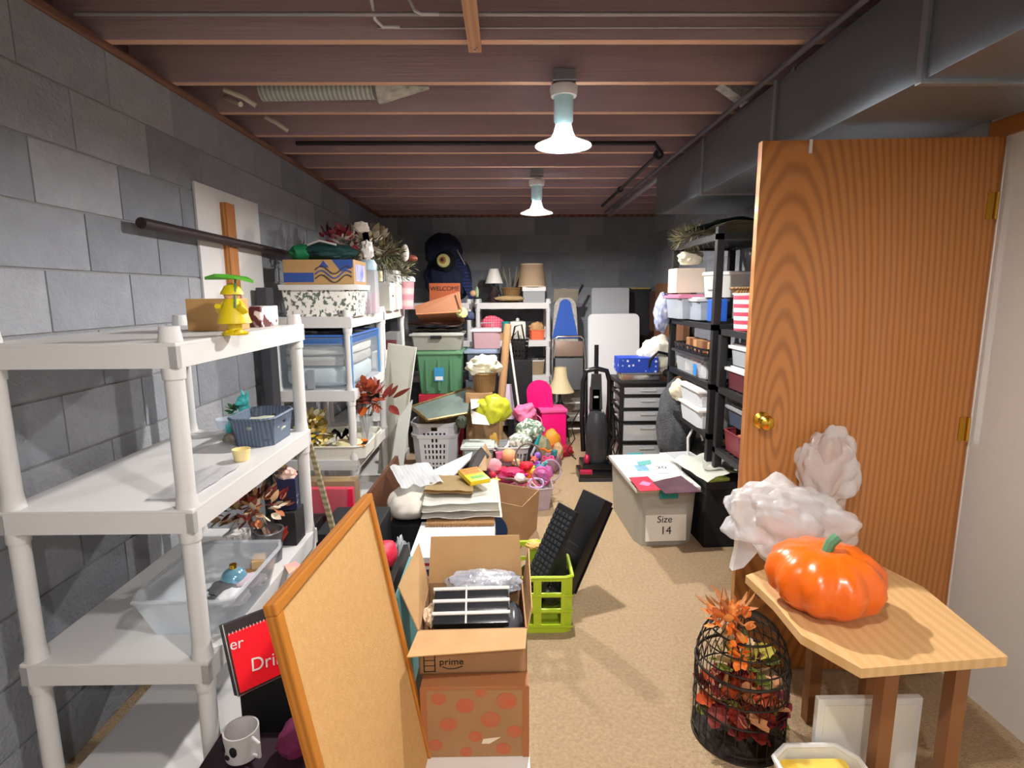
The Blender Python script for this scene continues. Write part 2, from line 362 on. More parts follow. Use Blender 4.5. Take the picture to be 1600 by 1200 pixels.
def tote(name, label, cat, c, w, d, h, m, lid=None, top=1.1, rz=0, group=None, latch=None, fill=None, ribs=False, rim=.006, th=.003, rc=.02, handle=False, lidh=.02, hole=None, N=48, M=6, fillh=.6, round_=False, z=None, fsc=1):
    """open or lidded box/basket: centre-bottom c; w,d at the base"""
    t = thing(name, label, cat, c, rz, group)
    b = B().shell(w, d, h, top, rc, th, N, M, hole, round_=round_, rim=rim)
    if ribs:
        for sx in (-.3, 0, .3): b.box(sx*w-.012, -d/2*top-.004, h*.08, sx*w+.012, -d/2+.01, h*.85)
    b.done('body', m, t, smooth=True)
    if handle:
        B().box(-.05, -d/2*top-.018, h*.9-.02, .05, -d/2*top+.002, h*.9+.01, bev=.004).done('handle', handle if not isinstance(handle, bool) else m, t)
    if lid:
        W, D = w*top+.02, d*top+.02
        if round_: B().lathe([(W/2, 0), (W/2, lidh*.7), (W/2-.01, lidh), (W/2-.03, lidh)], 32, (0, 0, h), D/W).done('lid', lid, t, smooth=True)
        else: B().box(-W/2, -D/2, h-.008, W/2, D/2, h+lidh*.55, bev=.006).box(-W/2+.025, -D/2+.025, h, W/2-.025, D/2-.025, h+lidh, bev=.004).done('lid', lid, t, smooth=True)
    if latch:
        for sy in (-1, 1): B().box(-w*.14, sy*(d*top/2+.012)-.006, h-.05, w*.14, sy*(d*top/2+.012)+.006, h+lidh*.7, bev=.003).done('latch', latch, t)
    if fill:
        for i, fm in enumerate(fill):
            a = (i+.5)/len(fill)-.5; hh = h*fillh*(.8+.3*rnd.random())
            B().blob((a*w*.8, rnd.uniform(-.1, .1)*d, hh/2+.004), (w*.52/len(fill)*fsc, d*.4, hh/2), .12, 2.5, rnd.random()*9, 2, -.95, .1).done('contents', fm, t, smooth=True)
    return t
def carton(name, label, c, w, d, h, m=CARD, rz=0, flaps=None, open_=False, tape=True, cat='box', group=None, th=.005, tapem=None):
    t = thing(name, label, cat, c, rz, group); W, D = w/2, d/2
    if open_:
        B().box(-W, -D, 0, W, D, th).box(-W, -D, 0, W, -D+th, h).box(-W, D-th, 0, W, D, h).box(-W, -D, 0, -W+th, D, h).box(W-th, -D, 0, W, D, h).done('body', m, t)
    else:
        B().box(-W, -D, 0, W, D, h, bev=.002).done('body', m, t)
        if tape:
            B().box(-W-.0008, -.025, h*.75, W+.0008, .025, h+.001).done('tape', tapem or mat('c8a878', .3), t)
    for f in (flaps or []):
        side, ln, ang = f   # ang from horizontal outwards
        ca, sa = math.cos(ang)*ln, math.sin(ang)*ln
        if side == 'f': pts = [(-W, -D, h), (W, -D, h), (W-.006, -D-ca, h+sa), (-W+.006, -D-ca, h+sa)]
        if side == 'b': pts = [(-W, D, h), (W, D, h), (W-.006, D+ca, h+sa), (-W+.006, D+ca, h+sa)]
        if side == 'l': pts = [(-W, -D, h), (-W, D, h), (-W-ca, D-.006, h+sa), (-W-ca, -D+.006, h+sa)]
        if side == 'r': pts = [(W, -D, h), (W, D, h), (W+ca, D-.006, h+sa), (W+ca, -D+.006, h+sa)]
        n = (Vector(pts[1])-Vector(pts[0])).cross(Vector(pts[3])-Vector(pts[0])).normalized()*.004
        B().prism(pts, n).done('flap', CARDL if m is CARD else m, t)
    return t
def soft(name, label, cat, c, r, m, amp=.2, fr=2.5, ridge=.25, flat=-.8, sub=4, seed=None, rz=0, group=None, parts=None, pw=1):
    o = B().blob((0, 0, r[2]*abs(flat if flat is not None else 1)), r, amp, fr, rnd.random()*20 if seed is None else seed, sub, flat, ridge, pw).done(name, m, None, c, (0, 0, rz), smooth=True)
    return tag(o, label, cat, group)
def fold_stack(name, label, cat, c, w, d, n, th, m, rz=0, amp=.006, tilt=0, group=None):
    t = thing(name, label, cat, c, rz, group)
    for i in range(n):
        k = 1-rnd.uniform(0, .05); z = i*th
        b = B(); b.sheet(lambda u, v: ((u-.5)*w*k, (v-.5)*d*k, z+th*.45+tilt*(u-.5)), 14, 8, th*.85, amp, 5, i+rnd.random()*9)
        b.done('fold', m if not isinstance(m, (list, tuple)) else m[i % len(m)], t, smooth=True)
    return t
# leaf meshes
def leaf_mesh(m, l=.05, w=.02, curl=.3, name='leaf', lobes=False):
    b = B(); pts = []
    n = 6
    for i in range(n+1):
        u = i/n; ww = math.sin(PI*min(1, u*.95+.03))**.8*w*(1.25-.5*u)
        if lobes and i % 2: ww *= 1.5
        pts.append((u*l, ww, curl*l*u*u))
    vl = [b.bm.verts.new((x, -y, z+abs(y)*.3)) for x, y, z in pts]; vc = [b.bm.verts.new((x, 0, z)) for x, y, z in pts]; vr = [b.bm.verts.new((x, y, z+abs(y)*.3)) for x, y, z in pts]
    for i in range(n): b._f([vl[i], vc[i], vc[i+1], vl[i+1]]); b._f([vc[i], vr[i], vr[i+1], vc[i+1]])
    o = b.done(name, m, smooth=True, keep=True); me = o.data; bpy.data.objects.remove(o); return me
def spray(parent, meshes, n, c, r, sc=(.7, 1.2), up=.3, name='leaf', seed=1):
    rr = random.Random(seed)
    for i in range(n):
        v = Vector((rr.gauss(0, 1), rr.gauss(0, 1), rr.gauss(0, 1)+up)).normalized(); k = rr.random()**.4
        p = Vector(c)+Vector((v.x*r[0], v.y*r[1], v.z*r[2]))*k
        q = v.to_track_quat('X', 'Z'); e = (q @ Euler((rr.uniform(-.8, .8), rr.uniform(-.5, .5), rr.uniform(-.5, .5))).to_quaternion()).to_euler()
        s = rr.uniform(*sc); inst(rr.choice(meshes), name, parent, p, e, (s, s, s))
def spray_stuff(parent, m, n, c, r, l=.02, w=.006, name='foliage', seed=1, up=.2):
    rr = random.Random(seed); b = B(); ms = m if isinstance(m, (list, tuple)) else [m]
    for i in range(n):
        v = Vector((rr.gauss(0, 1), rr.gauss(0, 1), rr.gauss(0, 1)+up)).normalized(); k = rr.random()**.4
        p = Vector(c)+Vector((v.x*r[0], v.y*r[1], v.z*r[2]))*k; d = (v+Vector((rr.uniform(-.6, .6), rr.uniform(-.6, .6), rr.uniform(-.6, .6)))).normalized()
        s = d.orthogonal().normalized(); s = (s*math.cos(i)+d.cross(s)*math.sin(i))*w; b.mi = rr.randrange(len(ms))
        a = b.bm.verts.new(p); e = b.bm.verts.new(p+d*l); f = b.bm.verts.new(p+d*l*.5+s); g = b.bm.verts.new(p+d*l*.5-s)
        b._f([a, f, e, g])
    o = b.done(name, ms, parent, keep=True); o['kind'] = 'stuff'; return o

# ------------------------------------------------------------------ the oak door on the right
oak = mat('995f2b', .42, kind='rings', col2='b37438', sc=15, dist=1.6, aniso=(1, 1, .2), off=(-.12, 0, -.2), fac=.35, sharp=.35, coat=.3, bump=.05, bsc=60)
DL = aZ(1190, 1085, 0); dx0 = .905; dy0 = 2.05; dx1, dy1 = 1.715, 2.0
ang = math.atan2(dy1-dy0, dx1-dx0); dw = math.hypot(dx1-dx0, dy1-dy0)
t = thing('door_1', 'open oak veneer door with a brass knob at right', 'door', (dx0, dy0, .012), ang); t['kind'] = 'structure'; del t['category']
B().box(0, 0, 0, dw, .035, 2.03, bev=.002).done('leaf', oak, t)
k = B(); k.lathe([(.033, 0), (.033, .004), (.026, .008), (.011, .012), (.011, .028), (.024, .036), (.0285, .048), (.024, .06), (.012, .066), (.0, .067)], 24)
kz = aY(1193, 658, 2.03).z-.012
k.xf(Matrix.Rotation(PI/2, 4, 'X')).done('knob', GOLD, t, (.062, 0, kz), smooth=True)
for z in (.2, 1.0, 1.8): B().box(dw-.03, -.004, z-.045, dw, .0, z+.045).tube([(dw, -.006, z-.045), (dw, -.006, z+.045)], .006).done('hinge', GOLD, t)
B().box(.16, -.006, 1.985, .17, 0, 2.03).done('hook', WHITE, t)

# ------------------------------------------------------------------ black shelving on the right wall
bt = mat('17181b', .5)
RX0, RX1, RY0, RY1 = 1.24, 1.70, 3.32, 4.22
t = thing('shelving_unit', 'tall black plastic shelving unit packed with tubs behind the open door', 'shelf', ((RX0+RX1)/2, (RY0+RY1)/2, 0), group=None)
tiers = [1.86, 1.33, .97, .66]
w_, d_ = (RX1-RX0)/2, (RY1-RY0)/2
for z in tiers:
    b = B().box(-w_, -d_, z-.035, w_, -d_+.03, z).box(-w_, d_-.03, z-.035, w_, d_, z).box(-w_, -d_, z-.035, -w_+.03, d_, z).box(w_-.03, -d_, z-.035, w_, d_, z)
    for q in range(1, 12): b.box(-w_+.03, -d_+q*d_/6-.015, z-.018, w_-.03, -d_+q*d_/6+.015, z-.004)
    b.done('shelf', bt, t)
for sx in (-1, 1):
    for sy in (-1, 1):
        B().box(sx*(w_-.022)-.022, sy*(d_-.022)-.022, 0, sx*(w_-.022)+.022, sy*(d_-.022)+.022, 1.9, bev=.005).done('post', bt, t)
# straw mats and hat on top
straw = mat('9c9270', .8, kind='wave', col2='5f5f48', sc=20, dist=3, bump=.5, bsc=60)
tag(B().sheet(lambda u, v: (u*.42-.2, v*.8-.4, .035*math.sin(u*4)+.03), 14, 10, .012, .03, 3, 3).done('placemat', straw, None, (1.45, 3.72, 1.87), smooth=True), 'wavy grey-green woven mat draped on the tall black shelving', 'mat')
tag(B().sheet(lambda u, v: (u*.44-.22, v*.7-.35, .02*math.sin(u*5)), 14, 10, .02, .03, 3, 8).done('cushion_pad', mat('2d4a48', .8), None, (1.46, 3.7, 1.94), smooth=True), 'dark teal folded pad topmost on the tall black shelving', 'pad')
o = thing('dried_grass', 'bundle of dried grass lying on the far end of the black shelving', 'dried plant', (1.3, 4.0, 1.86))
spray_stuff(o, [mat('a9a480', .8), mat('7d7a58', .8)], 260, (0, -.05, .04), (.1, .22, .035), .09, .004, 'stems', 5)
def R2(px0, py0, px1, py1, Y, dep):
    cx, z, w, h = rect(px0, py0, px1, py1, Y); return (cx, Y+dep/2, z), w, dep, h
# below the top: z 1.33 shelf
c, w, d, h = R2(1055, 368, 1108, 402, 4.05, .2); soft('tote_bag', 'crumpled cream cloth bag over the pale carton on black shelving', 'bag', (1.34, 4.1, 1.72), (.09, .08, .06), mat('d8d2be', .8))
c, w, d, h = R2(1057, 402, 1100, 441, 3.95, .25); carton('carton', 'plain pale carton on clear tub at the far end of the black shelving', (1.30, 4.05, 1.52), .2, .2, .17, mat('e5d8c8', .8), tape=False)
for k, (x, y, z, w, d, h, top, lab, fill, m, lid, r_) in enumerate((
    (1.31, 4.02, 1.34, .2, .3, .15, 1.15, 'clear tub with pink-edged lid low at the far end of the shelving', ['b8a89a', '8aa0c8'], CLEARB, mat('c77a9a', .4), False),
    (1.43, 3.62, 1.49, .27, .26, .14, 1.1, 'white lidded cake carrier upper right by the black post', ['d8d6cc'], mat('dcdcd8', .4, alpha=.85), mat('eeeeee', .4), True),
    (1.36, 3.78, 1.34, .18, .2, .13, 1.1, 'clear tub with light blue tint beside the blue packet', ['9fc0cc'], CLEARB, LGREY, False))):
    tote('storage_tub', lab, 'tub', (x, y, z), w, d, h, m, lid, top, fill=[mat(q, .7) for q in fill], round_=r_)
tag(B().box(-.05, -.04, 0, .05, .04, .14, bev=.01).done('packet', mat('2a63c8', .4), None, (1.335, 3.52, 1.34)), 'bright blue packet standing on the shelf left of striped buckets', 'packet')
for q in range(2):
    z = 1.34+.0*q
strp = mat('d04a62', .4, kind='bandz', col2='f2ece8', sc=7, fac=.5, sharp=.06)
t = thing('striped_bucket', 'red and white striped bucket with a wicker tray on top beside the door edge', 'bucket', (1.36, 3.10, 1.311))
B().shell(.16, .16, .2, 1.15, round_=True, N=32, M=6, rim=.006).done('body', strp, t, smooth=True)
NX0, NX1, NY0, NY1 = 1.255, 1.70, 2.72, 3.27
t = thing('shelving_unit', 'black plastic shelving bay right behind the oak door edge, nearer than the tall one', 'shelf', ((NX0+NX1)/2, (NY0+NY1)/2, 0)); wn, dn = (NX1-NX0)/2, (NY1-NY0)/2
for z in (1.31, .97, .60):
    b = B().box(-wn, -dn, z-.035, wn, -dn+.03, z).box(-wn, dn-.03, z-.035, wn, dn, z).box(-wn, -dn, z-.035, -wn+.03, dn, z).box(wn-.03, -dn, z-.035, wn, dn, z)
    for q in range(1, 8): b.box(-wn+.03, -dn+q*dn/4-.015, z-.018, wn-.03, -dn+q*dn/4+.015, z-.004)
    b.done('shelf', bt, t)
for sx in (-1, 1):
    for sy in (-1, 1): B().box(sx*(wn-.022)-.022, sy*(dn-.022)-.022, 0, sx*(wn-.022)+.022, sy*(dn-.022)+.022, 1.31, bev=.005).done('post', bt, t)
for k, (x, y, z, w, d, h, c1, lid, lab) in enumerate(((1.42, 3.08, .972, .24, .24, .11, '5a2a30', LGREY, 'dark red tub with a grey lid on the near black bay'), (1.42, 3.08, 1.11, .22, .22, .10, '9aa0a6', WHITE, 'grey tub with a white lid topmost on the near black bay'),
    (1.42, 3.08, .602, .24, .24, .12, '7a3038', None, 'open maroon tub on the lower shelf of the near black bay'), (1.42, 3.08, .76, .22, .22, .10, '3c4656', GREY, 'slate blue tub stacked over the maroon tub'))):
    tote('storage_tub', lab, 'tub', (x, y, z), w, d, h, mat(c1, .35), lid, 1.08, fill=[mat('b0643c', .7), mat('8a9aa8', .7)] if lid is None else None, fillh=1.1)
t = thing('wicker_tray', 'shallow brown wicker tray resting on the striped bucket', 'tray', (1.36, 3.10, 1.513)); B().shell(.19, .19, .03, 1.15, round_=True, N=32, M=3, rim=.007).done('body', WICKER, t, smooth=True)
t = thing('striped_cup', 'small red and white paper cup right of the striped bucket', 'cup', (1.47, 3.12, 1.317)); B().lathe([(.04, 0), (.055, .14), (.05, .14), (.036, .01)], 20).done('body', WHITE, t, smooth=True); B().lathe([(.0545, .1), (.0585, .142), (.053, .142)], 20).done('rim_band', RED, t, smooth=True)
# trays of packs at shelf edge
t = thing('wire_tray', 'black wire tray of brown packets on the shelf above the clear bin', 'tray', (1.33, 3.72, 1.125))
B().shell(.2, .62, .05, 1.05, .02, N=64, M=4, hole=lambda i, j: j in (1, 2) and i % 2).done('body', BLACK, t)
for k in range(8): tag(B().box(-.04, -.028, 0, .04, .028, .075, bev=.004).done('packet', mat(('9a6b45', 'b98d62', '7e5236')[k % 3], .6), None, (1.32+.02*(k % 2), 3.46+k*.072, 1.131), (0, 0, rnd.uniform(-.2, .2))), ['nearest', 'second nearest', 'third nearest', 'fourth nearest', 'fourth farthest', 'third farthest', 'second farthest', 'farthest'][k]+' brown packet in the black wire tray on the shelving', 'packet', 'brown packets in the wire tray')
t = thing('cardboard_sheet', 'dark flattened tray supporting the wire tray', 'tray', (1.34, 3.73, 1.105)); B().box(-.12, -.34, 0, .12, .34, .018, bev=.003).done('sheet', DGREY, t)
# clear bin with orange item, shelf z=.97
c = (1.36, 3.78, .972)
t = tote('clear_bin', 'tall clear bin of mixed bottles on the black shelving', 'bin', c, .2, .55, .13, CLEAR, None, 1.1)
def bottle(lab, p, r, h, m, capm=WHITE, grp=None):
    t = thing('bottle', lab, 'bottle', p, 0, grp)
    B().lathe([(r*.9, 0), (r, .01), (r, h*.62), (r*.8, h*.72), (r*.35, h*.82), (r*.35, h*.9)], 16).done('body', m, t, smooth=True)
    B().lathe([(r*.42, h*.88), (r*.42, h), (r*.2, h)], 12).done('cap', capm, t, smooth=True)
soft('orange_cloth', 'orange bundle in the clear bin on the black shelving', 'cloth', (1.33, 3.75, 1.04), (.06, .07, .06), mat('e8955c', .6))
for k, (dx, dy, cc, hh) in enumerate(((-.06, -.2, 'f0f0ee', .11), (0, -.22, 'dfe6ea', .1), (.05, -.12, 'efe8dc', .12), (-.06, -.08, 'f2f2f2', .09), (-.05, .15, 'eadfd0', .12), (.02, .2, 'e8e8e8', .11))):
    bottle(['white squat bottle at the near left of the clear bin', 'pale blue-white bottle at the near middle of the clear bin', 'cream bottle at the near right of the clear bin', 'short white bottle in front of the orange bundle', 'beige bottle behind the orange bundle', 'white bottle farthest back in the clear bin'][k], (1.36+dx, 3.78+dy, .976), .028, hh, mat(cc, .4), mat(('3a7ac8', 'ffffff', 'e08040')[k % 3], .4))
tag(B().box(-.002, -.03, 0, 0, .03, .07).done('price_card', mat('2e7fd0', .5), None, (1.245, 3.62, .985)), 'small blue printed card on the clear bin side', 'card')
# z=.66 shelf: white tubs
for k, (y, z, h, lab) in enumerate(((3.62, .662, .12, 'white translucent tub lower of the pair on the black shelving'), (3.64, .80, .1, 'white translucent tub upper of the pair with a grey clip lid'))):
    tote('storage_tub', lab, 'tub', (1.34, y, z), .22, .36, h, mat('dfe3e8', .3, alpha=.8), WHITE, 1.12, fill=[PAPER, LGREY], lidh=.015)
t = thing('cable_coil', 'dark grey coil lying on the upper white tub', 'cable', (1.34, 3.62, .935)); B().tube([(.09*math.cos(a), .06*math.sin(a), .0) for a in [i*.3 for i in range(21)]], .008, 6, True).done('coil', GREY, t, smooth=True)
tag(B().sheet(lambda u, v: (u*.16-.08, v*.2-.1, .10*u+.05*v), 8, 8, .01, .02, 4, 2).done('envelope', mat('d9cf9a', .8), None, (1.33, 4.0, .78), (0, .3, .3), smooth=True), 'pale yellow envelope propped behind the white tubs', 'envelope')
soft('packing_bag', 'cream paper bag slumped left of the white tubs', 'bag', (1.30, 4.02, .74), (.09, .09, .09), mat('d5cdb4', .8))
soft('maroon_cloth', 'maroon cloth bundle under the cream paper bag', 'cloth', (1.38, 4.1, .68), (.1, .08, .03), mat('5a1c34', .9))
# stuff between the cart and the door, on the floor: grey plush heap etc.
soft('fur_throw', 'dark grey fleece throw heaped beside the drawer cart', 'blanket', (1.31, 4.16, .25), (.15, .17, .34), mat('3c3e42', .95, kind='noise', col2='5a5c60', sc=30, bump=1, bsc=90), .12, ridge=.15)
BX, BY = 1.29, 3.12
t = thing('fabric_cube', 'black fabric storage cube on the carpet right of the clear Size 14 bin', 'storage cube', (1.325, 3.36, 0), .04)
B().box(-.15, -.21, 0, .15, .21, .40, bev=.008).done('body', mat('0b0c10', .8), t); B().box(-.153, -.213, .37, .153, .213, .41, bev=.006).done('lid', mat('1e2026', .7), t); B().box(-.154, -.06, .2, -.15, .06, .22).done('strap', DGREY, t)
tag(B().sheet(lambda u, v: (u*.3-.15, v*.38-.19, .01+.04*math.sin(u*3)), 12, 10, .018, .03, 3, 5).done('white_envelope', mat('eef0e8', .7), None, (1.27, 3.32, .425), (.04, 0, .25), smooth=True), 'large white padded mailer lying on the black fabric cube', 'mailer')
tag(B().box(-.07, -.06, 0, .07, .06, .02, bev=.006).done('green_packet', mat('9aa84a', .6), None, (1.25, 3.21, .411), (0, 0, .2)), 'olive green packet under the front of the white mailer', 'packet')
tag(B().sheet(lambda u, v: (u*.26-.13, v*.2-.1, 0), 8, 8, .014, .015, 4, 9).done('paper_bag', mat('d9dad2', .8), None, (1.34, 3.28, .475), (.08, .05, -.3), smooth=True), 'grey-white folded paper bag over the near edge of the black cube', 'bag')
t = thing('printer_box', 'small white appliance box left of the white mailer', 'box', (1.23, 3.74, .30), .15)
B().box(-.13, -.1, 0, .1, .1, .1, bev=.008).done('body', WHITE, t); B().box(-.09, -.08, .1, .06, .06, .112, bev=.003).done('lid', LGREY, t); tag(B().box(-.14, -.15, 0, .14, .12, .3, bev=.01).done('dark_bin', mat('26282c', .7), None, (1.255, 3.78, 0)), 'dark grey box under the small white appliance box', 'box')
t = thing('kettle', 'white electric kettle with cord behind the white mailer', 'kettle', (1.49, 3.78, .437)); B().lathe([(.075, 0), (.08, .02), (.062, .12), (.05, .15), (.03, .16), (.01, .175)], 24).done('body', WHITE, t, smooth=True); B().tube([(.07, 0, .03), (.12, 0, .05), (.12, 0, .12), (.055, 0, .14)], .009).done('handle', WHITE, t, smooth=True); B().tube([(-.05, 0, .12), (-.1, 0, .155)], .014, 8, r1=.009).done('spout', WHITE, t, smooth=True)
tag(B().box(-.15, -.18, 0, .15, .25, .435, bev=.01).done('black_case', mat('202226', .6), None, (1.55, 3.85, 0)), 'black hard case under the white kettle', 'case')
t = thing('cord_loop', 'thick white cord looped upright beside the kettle', 'cord', (1.30, 3.72, .412)); B().tube([(-.04, 0, 0), (-.045, 0, .12), (-.01, 0, .19), (.04, 0, .17), (.06, 0, .1)], .009).done('cord', WHITE, t, smooth=True)
tag(B().box(-.06, -.04, 0, .06, .04, .08, bev=.008).done('green_pack', mat('9fb85a', .5), None, (1.44, 3.70, .436), (0, 0, .3)), 'pale green pack between the white cord and the kettle', 'packet')

# ------------------------------------------------------------------ clear Size 14 bin
q0 = aZ(995, 853, 0); q1 = aZ(1080, 850, 0)
bx = (q0.x+q1.x)/2; bw = q1.x-q0.x; by0 = (q0.y+q1.y)/2; bd = .62; bh = .36
t = thing('clear_bin', 'clear storage bin marked Size 14 with white lid on the carpet', 'bin', (bx-.015, by0+bd/2, 0), .05)
B().shell(bw, bd, bh, 1.08, .03, .004, 48, 6, rim=.006).done('body', mat('c9c8c2', .25, alpha=.62), t, smooth=True)
W, D = bw*1.08+.03, bd*1.08+.03
B().box(-W/2, -D/2, bh-.012, W/2, D/2, bh+.02, bev=.012).box(-W/2+.03, -D/2+.04, bh+.01, W/2-.03, D/2-.04, bh+.032, bev=.006).done('lid', WHITE, t, smooth=True)
for s in (-1, 1): B().box(-.055, s*(D/2+.004)-.01, bh-.045, .055, s*(D/2+.004)+.01, bh+.026, bev=.006).done('latch', TEAL, t, smooth=True)
B().blob((0, 0, .14), (bw*.43, bd*.42, .135), .1, 3, 4, 3, -.98, .1, .6).done('contents', mat('6a5160', .8), t, smooth=True)
sg = B().box(-.125, -.004, 0, .125, 0, .21).done('paper_sign', PAPER, t, (.0, -bd/2-.018, .035), (-.05, 0, 0))
text('Size', .06, sg, (-.01, -.0048, .135), FR, BLACK, shear=.1); text('14', .07, sg, (0, -.0048, .065), FR, BLACK)
tag(B().box(-.1, -.002, 0, .1, .002, .09).done('photo_sleeve', mat('a58a98', .4), None, (bx-.01, by0+.03, .245)), 'mauve printed sleeve inside the bin above the Size 14 sign', 'card')
zt = bh+.033
def flat(name, lab, cat, px, z, th, m, grp=None):
    pts = [aZ(a, b, z) for a, b in px]; c = sum(pts, Vector())/len(pts); c.z = z
    o = B().prism([p-c for p in pts], (0, 0, th)).done(name, m, None, c); return tag(o, lab, cat, grp)
o = flat('flyer', 'white printed flyer with coloured patch on the Size 14 bin lid', 'paper', ((978, 727), (1040, 722), (1072, 745), (1003, 752)), zt, .003, PAPER)
B().box(-.06, -.03, 0, .02, .1, .0008).done('print', mat('8f8fd0', .6, kind='blotch', col2='7ad0d0', sc=12), o, (-.05, .02, .0032)); text('20', .07, o, (.06, .06, .0034), (0, 0, 0), NAVY)
B().box(-.05, -.003, 0, .07, .003, .0008).done('printed_bar', mat('5a5aa8', .6), o, (0.02, -.06, .0033), (0, 0, .1))
o = flat('pink_booklet', 'red booklet with pink diamond at the front of the bin lid', 'booklet', ((983, 747), (1012, 745), (1035, 766), (1000, 768)), zt+.003, .004, mat('e03a50', .45)); B().prism([(-.03, -.02, 0), (.02, -.05, 0), (.05, 0, 0), (.01, .04, 0)], (0, 0, .0008)).done('print', mat('f08ab8', .5), o, (-.01, 0, .0042))
flat('dark_booklet', 'dark maroon glossy booklet on the right of the bin lid', 'booklet', ((1020, 754), (1064, 744), (1097, 769), (1040, 772)), zt+.0075, .004, mat('4d3340', .3, kind='blotch', col2='6d4a58', sc=9))
flat('teal_card', 'teal sticker card at the back of the bin lid', 'card', ((995, 722), (1016, 719), (1018, 725), (998, 728)), zt+.004, .002, mat('6fb8b4', .5))

# ------------------------------------------------------------------ drawer cart
c0 = aZ(972, 738, 0); cx0, cx1, cy0 = .945, 1.34, 4.42
cy0 = 4.40; cx0 = aY(968, 650, cy0).x; cx1 = aY(1056, 650, cy0).x; zt2 = aY(1000, 597, cy0).z
t = thing('drawer_cart', 'black framed cart with clear plastic drawers beside the vacuum', 'drawers', ((cx0+cx1)/2, cy0+.22, 0))
W = (cx1-cx0)/2; H = zt2
for sx in (-1, 1):
    for sy in (-1, 1): B().box(sx*W-(.03 if sx > 0 else 0), sy*.21-.02, 0, sx*W+(.03 if sx < 0 else 0), sy*.21+.02, H, bev=.006).done('post', BLACK, t)
fx = B()
for z in (.02, .30, .47, .58, .69, H-.035):
    fx.box(-W, -.22, z, W, -.195, z+.02).box(-W, .195, z, W, .22, z+.02).box(-W, -.22, z, -W+.02, .22, z+.02).box(W-.02, -.22, z, W, .22, z+.02)
fx.done('frame', BLACK, t)
B().box(-W-.01, -.235, H-.02, W+.01, .235, H, bev=.01).done('top_panel', BLACK, t)
for k, (z0, z1, cc) in enumerate(((.06, .29, 'a9aab0'), (.33, .46, 'cfcab8'), (.495, .575, 'c8cacd'), (.605, .685, 'c8cacd'), (.715, H-.045, 'bfc2c6'))):
    g = B().box(-W+.035, -.215, z0, W-.035, .2, z1, bev=.006).done('drawer', mat('e4e6ea', .2, alpha=.6), t, smooth=True)
    B().blob((0, 0, (z0+z1)/2), (W*.75, .17, (z1-z0)*.42), .1, 3, k, 2, -.95, .1, .6).done('drawer_contents', mat(cc, .7), g)
    B().box(-.06, -.232, z1-.03, .06, -.214, z1-.014, bev=.004).done('pull', LGREY, g)
tag(B().prism([(-.06, 0, 0), (.05, 0, 0), (.06, 0, .14), (.0, 0, .2), (-.07, 0, .17)], (0, .004, 0)).done('paper_bag', mat('e8d8d4', .7), None, (1.06, cy0-.05, .0), (-.1, 0, 0)), 'pale printed paper bag leaning on the bottom of the drawer cart', 'bag')
tag(B().box(-.045, -.03, 0, .045, .03, .2, bev=.004).done('green_box', mat('6f8f2e', .6), None, (1.2, cy0-.08, 0)), 'olive green box standing at the foot of the drawer cart', 'box')
tz = H
t = thing('gift_tin', 'shiny silver gift tin on top of the drawer cart', 'tin', (cx0+.17, cy0+.14, tz)); B().box(-.155, -.1, 0, .155, .1, .055, bev=.008).done('body', CHROME, t, smooth=True); B().box(-.16, -.105, .055, .16, .105, .07, bev=.005).done('lid', STEEL, t)
snow = mat('e6ecf8', .5, kind='dots', col2='1d44b4', sc=22, fac=.3, sharp=.04)
t = thing('snowflake_box', 'royal blue gift box with white snowflakes on the silver tin', 'gift box', (cx0+.15, cy0+.13, tz+.071)); B().box(-.16, -.1, 0, .16, .1, .12, bev=.004).done('body', snow, t)
soft('canvas_bag', 'cream canvas bag slumped on the drawer cart behind the blue box', 'bag', (cx0+.36, cy0+.2, tz+.06), (.17, .13, .16), mat('dcd7c6', .85), .2, ridge=.3)
t = thing('bag_strap', 'black webbing strap arching over the cream canvas bag', 'strap', (cx0+.3, cy0+.05, tz+.05)); B().tube([(-.07, 0, 0), (-.06, -.02, .12), (0, -.02, .19), (.08, 0, .17), (.15, .02, .1)], .012).done('strap', BLACK, t, smooth=True)
soft('black_pouch', 'small black pouch at the right end of the cart top', 'pouch', (cx1-.03, cy0+.08, tz+.03), (.07, .07, .035), BLACKM)

# ------------------------------------------------------------------ vacuum
v0 = aZ(935, 752, 0)
t = thing('vacuum_cleaner', 'black upright vacuum cleaner standing on the carpet beside the cart', 'vacuum', (v0.x, v0.y+.14, 0), .0)
vm = mat('101014', .25); vg = mat('3a3c42', .3, alpha=.8)
B().box(-.16, -.15, .012, .16, .1, .07, bev=.02).box(-.13, -.1, .05, .13, .14, .13, bev=.03).done('floor_head', vm, t, smooth=True)
B().box(-.162, -.155, .0, .162, -.13, .03, bev=.004).done('bumper', DGREY, t)
B().box(-.15, -.152, .06, -.05, -.1, .09, bev=.01).done('accent', mat('b01c44', .35), t, smooth=True); B().blob((-.085, -.05, .16), (.025, .04, .045), 0, sub=2).done('accent', mat('b01c44', .35), t, smooth=True)
B().lathe([(.075, .12), (.09, .16), (.092, .42), (.08, .5), (.06, .55)], 20, sq=.8).done('dust_canister', vg, t, smooth=True)
B().lathe([(.055, .17), (.06, .45), (.03, .5)], 16, sq=.8).done('filter_core', mat('5a5054', .6, kind='bandz', col2='22222a', sc=12), t, smooth=True)
B().box(-.05, .05, .1, .05, .11, .75, bev=.02).done('spine', vm, t, smooth=True)
B().tube([(-.1, .06, .2), (-.115, .06, .5), (-.11, .06, .8), (-.085, .06, .885), (0, .06, .905), (.085, .06, .885), (.11, .06, .8), (.115, .06, .5), (.1, .06, .2)], .021, 10).done('carry_frame', vm, t, smooth=True)
B().prism([(-.055, .05, .56), (.055, .05, .56), (.04, .05, .86), (-.04, .05, .86)], (0, .03, 0)).done('upper_panel', mat('33353b', .3), t)
